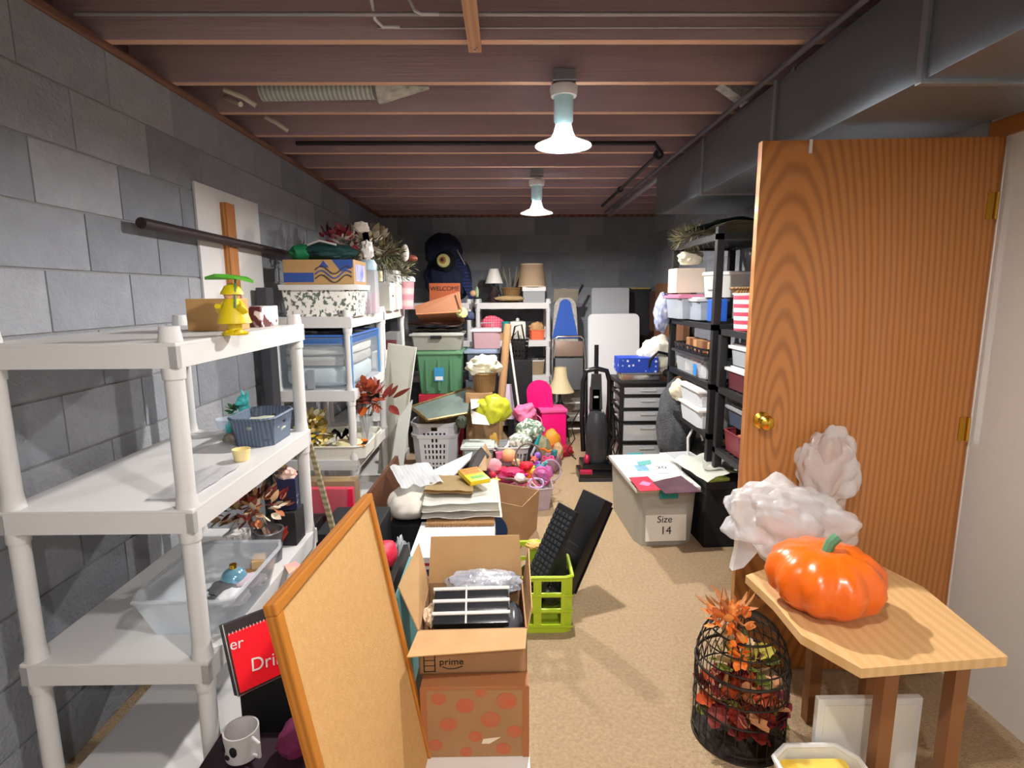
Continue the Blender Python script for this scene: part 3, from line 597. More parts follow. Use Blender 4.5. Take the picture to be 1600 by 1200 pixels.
B().box(-.018, .044, .66, .018, .0495, .675).done('badge', WHITE, t)
B().tube([(0, .07, .86), (0, .08, 1.1)], .019, 10).done('handle', vm, t, smooth=True)
B().tube([(.1, .09, .15), (.17, .1, .3), (.15, .12, .55), (.12, .12, .62), (.1, .13, .3)], .018, 8).done('hose', mat('2c2a2c', .5, kind='bandz', col2='0c0c0c', sc=25), t, smooth=True)
for k, pts in enumerate((((-.13, .1, .55), (-.2, .1, .42), (-.17, .08, .3), (-.24, .06, .2), (-.16, .05, .13)), ((.12, .1, .5), (.2, .1, .35), (.16, .1, .2), (.21, .08, .08)), ((.11, .08, .6), (.18, .09, .45), (.21, .1, .25), (.17, .08, .1)))):
    B().tube(pts, .005, 6).done('power_cord', BLACK, t, smooth=True)

# ------------------------------------------------------------------ far right corner
br = mat('7a5236', .7, kind='wave', col2='8c6244', sc=2, dist=6, aniso=(1, 1, .2))
t = thing('brown_board', 'tan brown wood panel standing against the far right wall', 'panel', (1.66, 5.6, 0)); B().box(-.03, -.5, 0, .03, .5, 1.62, bev=.003).done('panel', br, t)
def leanslab(name, lab, cat, px0, py0, px1, Y, m, th=.04, rc=.03, lean=.1, edge=None, z0=0, grp=None):
    a = aY(px0, py0, Y+lean); b = aY(px1, py0, Y+lean); w = b.x-a.x; H = math.hypot(a.z-z0, lean); an = math.atan2(lean, a.z-z0)
    t = thing(name, lab, cat, ((a.x+b.x)/2, Y, z0), group=grp, rot=(-an, 0, 0)); pts = []
    for (cx, cz, a0) in ((w/2-rc, H-rc, 0), (-w/2+rc, H-rc, PI/2), (-w/2+rc, rc, PI), (w/2-rc, rc, PI*1.5)):
        for i in range(5): q = a0+PI/2*i/4; pts.append((cx+rc*math.cos(q), 0, cz+rc*math.sin(q)))
    B().prism(pts, (0, th, 0)).done('panel', m, t)
    if edge:
        B().tube([Vector(p)+Vector((0, th/2, 0)) for p in pts], .008, 6, True).done('edge_trim', edge, t)
    return t
leanslab('folding_table', 'white folding table on end, in front of the grey one', 'table', 920, 491, 999, 5.75, mat('d9dbdf', .4), .05, .05, .15, mat('bfc2c8', .4))
leanslab('folding_table', 'light grey folding table on end, just behind the white one', 'table', 925, 450, 983, 6.1, mat('a9adb2', .5), .04, .02, .15, mat('8d9196', .5))
leanslab('foam_board', 'black board with a yellow top edge in the far right corner', 'board', 984, 450, 1018, 6.3, mat('141318', .6), .03, .01, .12, None)
c = aY(1001, 451, 6.42); tag(B().box(-.11, -.008, -.008, .11, .008, .004).done('yellow_edging', mat('b8a43a', .5), None, (c.x, 6.415, c.z+.005)), 'thin yellow strip along the top of the black board', 'strip')
leanslab('dark_plank', 'narrow dark brown panel at the far right corner beside the black board', 'panel', 1016, 455, 1030, 6.2, mat('4a2c22', .6), .03, .01, .1)
soft('patterned_bag', 'blue and grey patterned bag hanging beside the black shelving', 'bag', (1.20, 4.27, 1.22), (.06, .10, .15), mat('5a6a9c', .8, kind='blotch', col2='b8bcc8', sc=25), .1, flat=None)
# ironing board
ib = aY(883, 640, 6.1)
zt3 = aY(883, 470, 6.2).z
t = thing('ironing_board', 'ironing board with blue centre and floral border stood against the back wall', 'ironing board', (ib.x, 6.12, .1), rot=(-.06, 0, 0)); H = zt3-.05
def taper(w, h, z0=0, k=.45):
    r = w*k; return [(w, 0, z0)]+[(r*math.cos(PI*i/12), 0, h-r+r*math.sin(PI*i/12)) for i in range(13)]+[(-w, 0, z0)]
B().prism(taper(.20, H, 0, .62), (0, .03, 0)).done('board', mat('c9c4bc', .8, kind='blotch', col2='9a958e', sc=30), t)
B().prism(taper(.145, H-.03, H-.46, .45), (0, .01, 0)).done('cover', mat('2a5ab8', .7), t, (0, -.012, 0))
B().tube([(-.1, .04, 0), (.1, .05, H*.8)], .01).tube([(.1, .04, 0), (-.1, .05, H*.8)], .01).done('leg_frame', CHROME, t, smooth=True)
tag(B().sheet(lambda u, v: (u*.27-.13, v*.12, .14-.14*v if v > .1 else .14), 8, 6, .012, .012, 4, 4).done('cream_cloth', mat('d3ccb9', .8), None, (ib.x, 6.12, zt3-.01), smooth=True), 'folded cream cloth over the tip of the ironing board', 'cloth')
pp = aY(905, 452, 6.3); tag(B().tube([(-.05, 0, -.12), (.04, 0, .05)], .014).done('black_rod', BLACK, None, pp), 'short black rod sticking up behind the cream cloth', 'rod')
# folding chair leaning
fc = aY(889, 655, 5.85)
t = thing('folding_chair', 'folded grey metal chair leaning before the ironing board', 'chair', (fc.x, 5.85, 0), rot=(-.08, 0, 0))
z1 = aY(889, 533, 5.9).z
for s in (-1, 1): B().tube([(s*.17, 0, 0), (s*.175, 0, z1*.8), (s*.16, 0, z1+.02), (s*.12, 0, z1+.05), (0, 0, z1+.05)], .012).done('frame_tube', CHROME, t, smooth=True)
B().box(-.15, -.02, z1-.16, .15, .0, z1, bev=.008).done('backrest', mat('8a7468', .35, .3), t, smooth=True)
B().box(-.15, -.03, z1-.52, .15, -.012, z1-.18, bev=.01).done('seat', mat('54575a', .5), t, smooth=True)
for z in (.08, .22, .36): B().tube([(-.17, -.01, z), (.17, -.01, z)], .01).done('rung', WHITE, t, smooth=True)
# table lamp with cream bell shade on wire stand
LY = 5.71; lp = aY(875, 650, LY)
t = thing('wire_stand', 'small black wire stand carrying the cream shaded lamp', 'stand', (lp.x, LY, 0))
for s in (-1, 1):
    for q in (-1, 1): B().tube([(s*.09, q*.09, 0), (s*.06, q*.06, lp.z-.01)], .006).done('leg', BLACK, t)
B().lathe([(.1, lp.z-.012), (.1, lp.z-.002)], 20).done('top_plate', BLACK, t)
t = thing('table_lamp', 'table lamp with cream bell shade and black base near the pink toy chair', 'lamp', (lp.x, LY, lp.z))
hh = aY(875, 612, LY).z-lp.z; h2 = aY(875, 574, LY).z-lp.z
B().lathe([(.07, 0), (.07, .012), (.025, .03), (.03, .06), (.018, .09), (.04, .13), (.012, .17), (.008, hh+.05)], 20).done('base', BLACK, t, smooth=True)
B().lathe([(.145, hh), (.11, hh+.06), (.075, hh+.14), (.062, h2), (.058, h2), (.07, hh+.14), (.105, hh+.06), (.14, hh)], 32).done('shade', mat('dccda6', .7, kind='bandx', col2='cdbb90', sc=18), t, smooth=True)

# ------------------------------------------------------------------ far white shelving
FX0 = aY(742, 475, 6.0).x; FX1 = aY(861, 475, 6.0).x
ft = [aY(800, 473, 6.0).z, aY(800, 532, 6.0).z, aY(800, 587, 6.0).z, .15]
shelf_unit('shelving_unit', 'white plastic shelving unit against the back wall carrying the tan drum lampshade', FX0, FX1, 6.0, 6.45, ft, RESIN)
GX0 = FX0-.84
shelf_unit('shelving_unit', 'white plastic shelving unit in the back left corner under the navy plush bird', GX0, FX0-.04, 6.0, 6.45, ft, RESIN)
fz = ft[0]+.001
t = thing('small_lamp', 'small lamp with plain white shade on the far shelf', 'lamp', (aY(772, 470, 6.15).x, 6.15, fz))
a = aY(772, 443, 6.15).z-fz; b_ = aY(772, 420, 6.15).z-fz
B().lathe([(.05, 0), (.06, .02), (.04, .06), (.06, .1), (.02, .15), (.01, a+.04)], 20).done('base', mat('3a2a2c', .5), t, smooth=True)
B().lathe([(.098, a), (.05, b_), (.046, b_), (.094, a)], 28).done('shade', mat('efece6', .7), t, smooth=True)
t = thing('basket', 'round tan wicker basket with dried twigs on the far shelf', 'basket', (aY(799, 470, 6.2).x, 6.2, fz))
B().shell(.16, .14, .15, 1.35, round_=True, N=32, M=6, rim=.01).done('body', WICKER, t, smooth=True)
bb = B()
for k in range(14):
    a = k*.9; bb.tube([(0, 0, .05), (.05*math.cos(a), .04*math.sin(a), .2), (.1*math.cos(a), .08*math.sin(a), .34+.04*math.sin(k*3))], .004, 5)
o = bb.done('twigs', mat('8f8468', .8), t); o['kind'] = 'stuff'
soft('straw_hat', 'flattened straw hat lying in front of the twig basket', 'hat', (aY(796, 470, 6.08).x, 6.08, fz+.02), (.16, .07, .03), mat('b59a6c', .8), .1)
cx, z, w, h = rect(816, 446, 853, 468, 6.08)
t = thing('lidded_box', 'grey box with white lid supporting the drum lampshade', 'box', (cx, 6.2, fz)); B().box(-w/2+.01, -.12, 0, w/2-.01, .12, .12, bev=.003).done('body', mat('94969a', .6), t); B().box(-w/2, -.13, .12, w/2, .13, .165, bev=.003).done('lid', WHITE, t)
t = thing('drum_lampshade', 'large tan drum lampshade standing on the lidded box', 'lampshade', (aY(831, 440, 6.2).x, 6.2, fz+.166)); B().lathe([(.155, 0), (.125, .245), (.12, .245), (.15, 0)], 36).done('shade', mat('b59c80', .8, kind='bandz', col2='a98f74', sc=30), t, smooth=True)
B().lathe([(.157, 0), (.156, .012), (.148, .012), (.149, 0)], 36).done('binding', mat('d8c7ac', .8), t, smooth=True); B().lathe([(.127, .235), (.126, .248), (.119, .248), (.12, .235)], 36).done('binding', mat('d8c7ac', .8), t, smooth=True)
fz = ft[1]+.001
soft('gingham_bundle', 'pink and white gingham cloth bundle on the far shelf', 'cloth', (aY(768, 505, 6.0).x, 6.08, fz+.088), (.12, .1, .10), mat('f0889c', .8, kind='gingham', col2='e0405c', sc=12), .15)
soft('pink_bag', 'pale pink bag bulging below the gingham bundle', 'bag', (aY(768, 520, 6.0).x, 6.07, fz), (.12, .09, .055), mat('f4b8cc', .6), .15, ridge=.1)
t = thing('mug', 'teal cup beside the gingham cloth', 'cup', (aY(790, 503, 6.0).x, 6.05, fz+.08)); B().lathe([(.035, 0), (.045, .12), (.04, .12), (.03, .01)], 20).done('body', TEAL, t, smooth=True)
tag(B().box(-.06, -.06, 0, .06, .06, .079).done('cardboard_block', CARD, None, (aY(790, 503, 6.0).x, 6.06, fz)), 'small brown carton under the teal cup', 'box')
t = thing('appliance', 'rounded cream white kitchen appliance on the far shelf', 'appliance', (aY(809, 520, 6.1).x, 6.15, fz)); B().box(-.09, -.08, 0, .09, .08, .2, bev=.04).done('body', mat('e2dfd6', .4), t, smooth=True); B().lathe([(.02, .2), (.018, .23), (.0, .235)], 12).done('knob', WHITE, t, smooth=True)
B().tube([(-.08, -.09, .02), (.0, -.12, .1), (.02, -.12, -.05)], .008).done('cord', BLACK, t, smooth=True)
t = thing('orange_tub', 'orange plastic tub with folded brown cloth on the far shelf', 'tub', (aY(839, 520, 6.1).x, 6.15, fz)); B().shell(.15, .15, .1, 1.1, .02, N=32, rim=.006).done('body', mat('e06a44', .5), t, smooth=True); B().blob((0, 0, .12), (.08, .07, .07), .2, sub=3, ridge=.3).done('cloth', mat('c79a6a', .8), t, smooth=True)
fz = ft[2]+.001
t = tote('basket', 'tan woven basket with white rim on the lower far shelf', 'basket', (aY(836, 580, 6.05).x, 6.13, fz), .18, .16, .16, mat('a58f74', .8, kind='wave', col2='7f6b52', sc=26, dist=1, bump=.4, bsc=80), None, 1.15, fill=[mat('3a3226', .8), mat('7c7c3a', .8)], fillh=1.1, rim=.001)
B().shell(.21, .188, .012, 1.0, .02, .006, 40, 1, bottom=False, z0=.15).done('rim', WHITE, t)
t = thing('wire_basket', 'black wire basket with hanging hose left of the orange tub', 'basket', (aY(812, 545, 5.9).x, 5.88, .0), 0)
t.location.z = aY(812, 560, 5.9).z
B().shell(.16, .13, .2, 1.15, .02, .004, 32, 8, hole=lambda i, j: i % 2 and j % 2, rim=.006).done('body', BLACK, t); B().tube([(-.08, 0, .2), (-.05, 0, .34), (.02, 0, .36), (.05, 0, .2)], .009).done('handle', BLACK, t, smooth=True)
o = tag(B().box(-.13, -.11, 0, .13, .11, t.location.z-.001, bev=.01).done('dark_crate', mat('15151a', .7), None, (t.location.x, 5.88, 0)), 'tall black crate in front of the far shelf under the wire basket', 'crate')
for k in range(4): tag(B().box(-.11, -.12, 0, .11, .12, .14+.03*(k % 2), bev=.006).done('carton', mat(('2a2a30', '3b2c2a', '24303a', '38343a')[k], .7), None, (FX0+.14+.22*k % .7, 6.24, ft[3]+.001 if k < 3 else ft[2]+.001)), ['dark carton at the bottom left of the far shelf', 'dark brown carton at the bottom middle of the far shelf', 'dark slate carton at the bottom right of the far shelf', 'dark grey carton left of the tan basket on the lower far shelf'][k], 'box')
# navy plush bird on the corner shelf
cx, z, w, h = rect(655, 372, 742, 472, 6.1)
navy = mat('0c1222', .9, kind='noise', col2='1a2748', sc=16, bump=1, bsc=60)
t = thing('plush_bird', 'big navy plush bird with one round yellow eye in the back corner', 'plush toy', (cx, 6.2, ft[0]+.001))
B().blob((0, 0, .26), (w*.42, .19, .27), .12, 3, 2, 4, -.96, .12).blob((-.04, -.05, .55), (w*.33, .17, .19), .1, 3, 3, 4, None, .1).done('body', navy, t, smooth=True)
ex = aY(694, 408, 6.0); ey = (ex.x-cx, 5.93-6.2, ex.z-ft[0])
B().lathe([(.0, .0), (.066, .0), (.07, .008), (.06, .02), (.0, .026)], 28).xf(Matrix.Rotation(PI/2, 4, 'X')).done('eye', mat('cfc98a', .3), t, (ey[0], ey[1]-.0, ey[2]), smooth=True)
B().lathe([(0, .024), (.036, .024), (.03, .03), (0, .032)], 24).xf(Matrix.Rotation(PI/2, 4, 'X')).done('iris', mat('a8702c', .3), t, (ey[0]-.006, ey[1], ey[2]+.004), smooth=True)
B().lathe([(0, .031), (.018, .031), (.012, .036), (0, .037)], 20).xf(Matrix.Rotation(PI/2, 4, 'X')).done('pupil', BLACK, t, (ey[0]-.008, ey[1], ey[2]+.006), smooth=True)
B().blob((ey[0]+.01, ey[1]+.09, ey[2]), (.11, .1, .11), .05, sub=3).done('eye_patch', mat('070a14', .9), t, smooth=True)
wg = mat('1a2b66', .8, kind='bandz', col2='0d1530', sc=9, bump=.5, bsc=40)
B().prism([(.02, -.1, .62), (.12, -.12, .6), (.2, -.14, .42), (.26, -.16, .2), (.3, -.16, .05), (.24, -.16, .03), (.14, -.14, .25)], (0, .05, 0)).done('wing', wg, t, smooth=True)
B().tube([(.04, -.13, .65), (.12, -.15, .55), (.2, -.16, .4)], .008).done('piping', mat('8c8f8a', .6), t, smooth=True)
B().blob((.28, -.15, .1), (.035, .035, .035), 0, sub=2).done('foot', mat('e0b088', .6), t, smooth=True)
soft('stem_ornament', 'pale green stem ornament at the right foot of the plush bird', 'ornament', (aY(748, 455, 6.0).x-.02, 6.04, ft[0]+.06), (.02, .02, .06), mat('a9b890', .6), sub=3)

# ------------------------------------------------------------------ white shelving units on the left
SZ = [1.40, .96, .52, .07]
shelf_unit('shelving_unit', 'nearest white plastic shelving unit along the left wall', -1.34, -.825, 1.40, 2.30, SZ, RESIN)
S2 = [1.39, .95, .52, .07]
shelf_unit('shelving_unit', 'second white plastic shelving unit along the left wall, holding the bag of bedding', -1.40, -.91, 3.30, 4.2, S2, RESIN)
shelf_unit('shelving_unit', 'third white plastic shelving unit along the left wall, farther than the bedding bag', -1.42, -.93, 4.32, 5.2, S2, RESIN)

# --- nearest unit, top tier
zt = SZ[0]+.001
p = aY(366, 513, 1.72)
t = thing('gnome_figurine', 'yellow raincoat figurine under a green leaf umbrella on the nearest shelf top', 'figurine', (aY(367, 512, 1.66).x, 1.66, zt))
ym = mat('dcc414', .45)
B().lathe([(.034, 0), (.038, .006), (.02, .014), (.02, .03), (.048, .035), (.04, .06), (.03, .085), (.02, .105), (.012, .112)], 20).done('coat', ym, t, smooth=True)
B().blob((0, -.002, .12), (.024, .024, .024), .02, sub=2).done('head', mat('e0a878', .6), t, smooth=True)
B().lathe([(.032, .118), (.03, .125), (.02, .142), (.004, .15)], 16).done('hood', ym, t, smooth=True)
for s in (-1, 1): B().tube([(s*.02, 0, .095), (s*.038, -.012, .07), (s*.03, -.03, .085)], .009).done('arm', ym, t, smooth=True); B().blob((s*.014, -.008, .008), (.014, .022, .01), 0, sub=2).done('boot', mat('c9a80e', .4), t, smooth=True)
B().tube([(.02, -.03, .08), (.018, -.01, .165)], .003).done('umbrella_stem', GREENT, t)
B().prism([(-.06, -.03, .16), (-.02, -.05, .168), (.03, -.04, .162), (.065, 0, .15), (.03, .04, .162), (-.03, .04, .17)], (0, 0, .008)).done('leaf_umbrella', mat('54b42c', .45), t)
p = aZ(372, 512, zt)
carton('carton', 'small tan cardboard box with a black sticker on the nearest shelf top', (-.975, 1.92, zt), .15, .12, .105, mat('c09660', .8), .0, tape=False)
o = [x for x in bpy.data.objects if x.name.startswith('carton') and x.get('label', '').startswith('small tan cardboard')][0]
B().box(-.0005, -.012, 0, .0005, .012, .028).done('sticker', BLACK, o, (.0755, .01, .03))
carton('carton', 'tiny red and white patterned box behind the tan one', (-.94, 2.14, zt), .09, .16, .075, mat('efe4df', .6, kind='blotch', col2='5a2226', sc=28, fac=.52, sharp=.04), 0, tape=False)
t = thing('speaker_box', 'dark grey box leaning at the left wall behind the nearest shelf', 'box', (-1.365, 3.22, 0)); B().box(-.03, -.05, 0, .03, .05, 1.56, bev=.008).done('body', mat('3a3b42', .7), t)
# wall timber and pipe
t = thing('timber_stud', 'orange-brown timber upright fixed to the left block wall', 'timber', (XL+.012, 2.98, 1.36)); B().box(0, -.06, 0, .04, .03, .62, bev=.002).done('timber', mat('a86a34', .7, kind='wave', col2='c48848', sc=4, dist=4, aniso=(4, 4, .3)), t)
pipe('dark rail running along the left wall above the shelves', [(XL+.07, 2.2, 1.79), (XL+.07, 3.3, 1.78), (XL+.07, 5.0, 1.75)], .022, mat('2a1c1e', .5), 'rail', cat='rail')
t = thing('wall_board', 'white painted board screwed to the left wall', 'board', (XL+.008, 3.32, 1.42)); B().box(0, -.62, 0, .012, .05, .62, bev=.002).done('board', mat('d5d4d4', .7), t)

# --- nearest unit, second tier
zt = SZ[1]+.001
p = aZ(376, 674, zt)
t = thing('dog_planter', 'turquoise animal shaped planter with a small succulent on the second tier', 'planter', (p.x, p.y, zt), -.5)
aq = mat('4cc0c4', .35)
B().blob((0, 0, .04), (.052, .04, .042), .03, sub=3, flat=-.95).blob((.038, 0, .09), (.022, .022, .05), .03, sub=3).blob((.045, -.01, .135), (.026, .024, .024), .03, sub=3).blob((.055, -.035, .13), (.014, .018, .012), 0, sub=2).done('body', aq, t, smooth=True)
for s in (-1, 1): B().tube([(.045+s*.013, 0, .15), (.045+s*.018, 0, .178)], .009, 6, r1=.002).done('ear', aq, t, smooth=True); B().tube([(s*.03, -.03, 0), (s*.03, -.03, .03)], .013).done('leg', aq, t, smooth=True)
lf = leaf_mesh(mat('2e5c34', .5), .03, .008, .4)
spray(t, [lf], 16, (-.02, 0, .085), (.018, .016, .01), up=1.2, seed=3)
t = thing('plastic_basket', 'slate grey woven-look plastic basket on the second tier', 'basket', (-.945, 2.12, zt), 0)
slate = mat('5c6a7e', .5, kind='wave', col2='46526a', sc=24, dist=.5, bump=.4, bsc=120)
B().shell(.15, .22, .105, 1.14, .03, .005, 64, 8, hole=lambda i, j: j == 5 and i % 16 in (7, 8, 9), rim=.006).done('body', slate, t, smooth=True)
B().blob((0, 0, .05), (.085, .11, .04), .2, 3, 5, 3, -.9, .3).done('contents', mat('8f9478', .8, kind='blotch', col2='d0d0c4', sc=20), t, smooth=True)
for k, (px, py, lab) in enumerate(((362, 690, 'grey-brown speckled stone at the left on the second tier'), (392, 684, 'dark speckled stone in front of the grey basket'), (412, 690, 'blue-grey slate stone at the foot of the grey basket'))):
    q = aZ(px, py, zt+.015); soft('pebble', lab, 'stone', q, (.03, .025, .018), mat(('8a8478', '4e5258', '5b6476')[k], .8, kind='noise', col2=('5c574f', '74746e', '3c4250')[k], sc=60), sub=3)
t = thing('wooden_sign', 'tiny white and brown word block before the planter', 'sign', aZ(388, 685, zt), .15); B().box(-.04, -.008, 0, .04, .008, .026, bev=.002).done('block', mat('d8cfc4', .7), t); B().box(-.032, -.0095, .006, .032, -.008, .019).done('band', mat('8a5a48', .7), t)
q = aZ(378, 719, zt)
t = thing('candle_cup', 'small pale yellow tealight cup near the edge of the second tier', 'candle holder', q); B().lathe([(.022, 0), (.024, .006), (.03, .04), (.027, .04), (.022, .008)], 20).done('cup', mat('e8d69a', .4), t, smooth=True); B().lathe([(.022, .008), (.022, .018)], 16).done('wax', mat('d9b45c', .5), t, smooth=True)
tag(B().sheet(lambda u, v: (u*.12-.06, v*.3-.15, 0), 8, 8, .004, .01, 5, 1).done('plastic_sheet', mat('e6e6ea', .4, alpha=.8), None, (-.93, 1.62, zt+.006), smooth=True), 'translucent plastic sheet at the near end of the second tier', 'plastic')
t = thing('glass_tray', 'clear glass dish in the back left of the second tier', 'dish', aZ(357, 668, zt), 0); B().lathe([(.04, 0), (.05, .04), (.047, .04), (.036, .005)], 20).done('body', CLEARB, t, smooth=True)

# --- nearest unit, third tier
zt = SZ[2]+.001
fall = [leaf_mesh(mat(c, .6), .045, .014, .3) for c in ('8f2f2a', 'c9a47c', 'd9c8b0', '6a3a2c', 'b06840')]
t = thing('leaf_garland', 'bronze and red leaf garland on a metal stand, third tier', 'garland', (-1.0, 2.08, zt+.12)); spray(t, fall, 190, (.02, -.04, .08), (.13, .14, .05), (.7, 1.1), seed=4)
B().tube([(0, 0, -.12), (0, 0, .06)], .006).lathe([(.05, -.12), (.05, -.115)], 16).done('stand', STEEL, t)
t = thing('metal_bucket', 'plain zinc bucket among the leaf garlands on the third tier', 'bucket', aY(420, 843, 2.0)); t.location.z = zt
B().shell(.085, .085, .12, 1.25, round_=True, N=28, M=4, rim=.004).done('body', mat('74777c', .4, .6), t, smooth=True)
t = thing('metal_lantern', 'white framed candle lantern at the left of the third tier', 'lantern', (-1.03, 2.02, zt))
for sx in (-1, 1):
    for sy in (-1, 1): B().box(sx*.03-.004, sy*.03-.004, 0, sx*.03+.004, sy*.03+.004, .1).done('post', WHITE, t)
B().box(-.036, -.036, 0, .036, .036, .008).done('base', WHITE, t); B().box(-.036, -.036, .1, .036, .036, .106).done('top', WHITE, t); B().lathe([(.018, .008), (.018, .06)], 12).done('candle', mat('6c6a60', .6), t); B().tube([(-.03, 0, .105), (0, 0, .15), (.03, 0, .105)], .003).done('handle', STEEL, t, smooth=True)
star = mat('eeeef2', .7, kind='dots', col2='141c44', sc=42, fac=.22, sharp=.05)
p = aY(461, 795, 2.16)
t = thing('star_box', 'navy gift bag with white stars and tissue on the third tier', 'gift bag', (-.885, 2.17, zt+.14), .2)
B().box(-.035, -.03, 0, .035, .03, .13, bev=.003).done('bag', star, t); B().blob((0, 0, .14), (.035, .03, .03), .3, 4, 3, 3, None, .4).done('tissue', mat('c98a80', .7, kind='blotch', col2='f0ddd0', sc=25), t, smooth=True)
tag(B().box(-.04, -.05, 0, .04, .05, .139, bev=.004).done('dark_box', mat('1c1a1e', .7), None, (-.885, 2.17, zt)), 'small black box under the starry gift bag', 'box')
t = thing('flag_ribbon', 'red, cream and navy ribbon bow hanging at the post of the nearest shelf', 'ribbon', (-.90, 2.06, zt)); 
for k, (c1, dx, dz, ry) in enumerate((('b8423c', -.02, .06, .3), ('e0c8b8', .01, .08, -.4), ('c05848', .03, .1, .6), ('1c2448', .02, .03, .1), ('d8b4a4', -.01, .11, 1.0))): B().sheet(lambda u, v: (u*.03, .01*math.sin(u*5), v*.07), 5, 6, .003, .012, 6, k).done('ribbon_loop', mat(c1, .6), t, (dx-.02, -.03-.008*k, dz-.03), (0, ry, 0), smooth=True)
t = thing('gold_leaves', 'gilded leaf sprig behind the starry bag', 'decoration', (-1.02, 2.22, zt+.2)); spray(t, [leaf_mesh(mat('6e5426', .5), .04, .012, .3), leaf_mesh(mat('c8a860', .5), .04, .012, .3)], 26, (.05, 0, .1), (.05, .04, .07), seed=8)
B().tube([(.05, 0, -.199), (.05, 0, .08)], .004).done('stem', BROWN, t)

# --- in front of the nearest unit: clear tote, red box etc.
def stackbox(lab, x0, y0, z0, x1, y1, z1, c1, rz=0, name='carton', cat='box'):
    return tag(B().box((x0-x1)/2, (y0-y1)/2, 0, (x1-x0)/2, (y1-y0)/2, z1-z0, bev=.005).done(name, mat(c1, .6) if isinstance(c1, str) else c1, None, ((x0+x1)/2, (y0+y1)/2, z0), (0, 0, rz)), lab, cat)
ct = tote('clear_tote', 'shallow clear tote of ornaments on the third tier of the nearest unit', 'tote', (-.945, 1.69, .521), .24, .32, .125, mat('cfd6de', .15, alpha=.38), None, 1.25, rim=.007)
t = thing('glass_ornament', 'pale blue glass ball ornament in the shallow clear tote', 'ornament', aZ(366, 905, .575)); B().blob((0, 0, 0), (.042, .042, .042), 0, sub=4).done('ball', mat('7fb4cc', .12, .5), t, smooth=True); B().lathe([(.012, .04), (.012, .054), (.004, .057)], 10).done('cap', GOLD, t, smooth=True)
t = thing('wooden_block_set', 'small stack of tan wooden blocks in the shallow clear tote', 'blocks', aZ(405, 882, .56), .3)
for k, (x, z, c1) in enumerate(((-.022, 0, 'b98a58'), (.022, 0, '9a6638'), (0, .03, 'd0a878'))): B().box(x-.02, -.035, z-.03, x+.02, .035, z-.002, bev=.002).done('block', mat(c1, .7), t)
for k, (px, py, c1, lab) in enumerate(((392, 915, 'c9b4c0', 'mauve crumpled tissue in the shallow clear tote'), (366, 940, 'dcdce0', 'white crumpled tissue at the near end of the shallow clear tote'), (352, 925, '4c4c50', 'dark crumpled ribbon in the shallow clear tote'))): soft('tissue', lab, 'tissue', aZ(px, py, .55), (.05, .05, .02), mat(c1, .6), ridge=.5, sub=3)
flat('pink_tag', 'pink and peach paper tag behind the cork board', 'tag', ((444, 884), (462, 878), (470, 884), (452, 898)), .521, .003, mat('f09aa8', .6, kind='blotch', col2='f0c49a', sc=20))
P0, P1, P2, P3 = aZ(345, 978, .60), aZ(418, 950, .60), aZ(452, 1052, .43), aZ(390, 1078, .42)
cen = (P0+P1+P2+P3)/4; ex = (P1-P0).normalized(); ey = -((P2-P1+P3-P0).normalized()); ez = ex.cross(ey).normalized(); ey = ez.cross(ex)
lw = (P1-P0).length*1.12; ll = (P2-P1).length
t = thing('drill_box', 'red and black box lettered Drill tilted beside the cork board', 'box', cen)
t.rotation_euler = Matrix(((ex.x, ey.x, ez.x), (ex.y, ey.y, ez.y), (ex.z, ey.z, ez.z))).to_euler()
B().box(-lw/2, -ll/2, -.045, lw/2, ll/2, 0, bev=.002).done('body', mat('1d0d10', .5), t)
B().box(-lw/2+.006, -ll/2+.006, 0, lw/2-.006, ll/2-.03, .0012).done('red_panel', mat('ee0c22', .35), t)
B().tube([(-lw/2, ll/2, 0), (-lw/2, -ll/2, 0), (lw/2, -ll/2, 0), (lw/2, ll/2, 0)], .0025, 5).done('silver_edge', CHROME, t)
b = B()
for k in range(14): b.tube([(-lw/2+.01+k*(lw-.02)/13, ll/2-.034, .001), (-lw/2+.01+k*(lw-.02)/13, ll/2-.027, .001)], .0012, 4)
o = b.done('stitching', WHITE, t); o['kind'] = 'stuff'
text('Drill', .05, t, (lw*.12, -ll*.22, .002), (0, 0, -.15), WHITE); text('er', .042, t, (-lw*.34, ll*.18, .002), (0, 0, -.15), WHITE)
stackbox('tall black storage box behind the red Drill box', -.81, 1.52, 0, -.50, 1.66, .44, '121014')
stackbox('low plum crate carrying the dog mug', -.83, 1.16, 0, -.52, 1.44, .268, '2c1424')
t = thing('dog_mug', 'white mug with a black and white dog face low at the left', 'mug', aZ(380, 1178, .27), -.5)
B().lathe([(.036, 0), (.044, .004), (.046, .08), (.042, .08), (.038, .006)], 28).done('body', mat('dcd8d8', .3), t, smooth=True); B().tube([(.042, 0, .07), (.07, 0, .062), (.07, 0, .022), (.04, 0, .014)], .005).done('handle', mat('dcd8d8', .3), t, smooth=True)
for q in (-1, 1): B().blob((q*.018, -.04, .045), (.013, .007, .016), 0, sub=2).done('eye_patch', BLACKM, t, smooth=True)
B().blob((0, -.046, .025), (.009, .004, .007), 0, sub=2).done('nose', BLACKM, t, smooth=True)
soft('magenta_cloth', 'dark magenta cloth bundle beside the dog mug', 'cloth', (-.575, 1.36, .30), (.05, .07, .035), mat('6a1444', .8), sub=3)
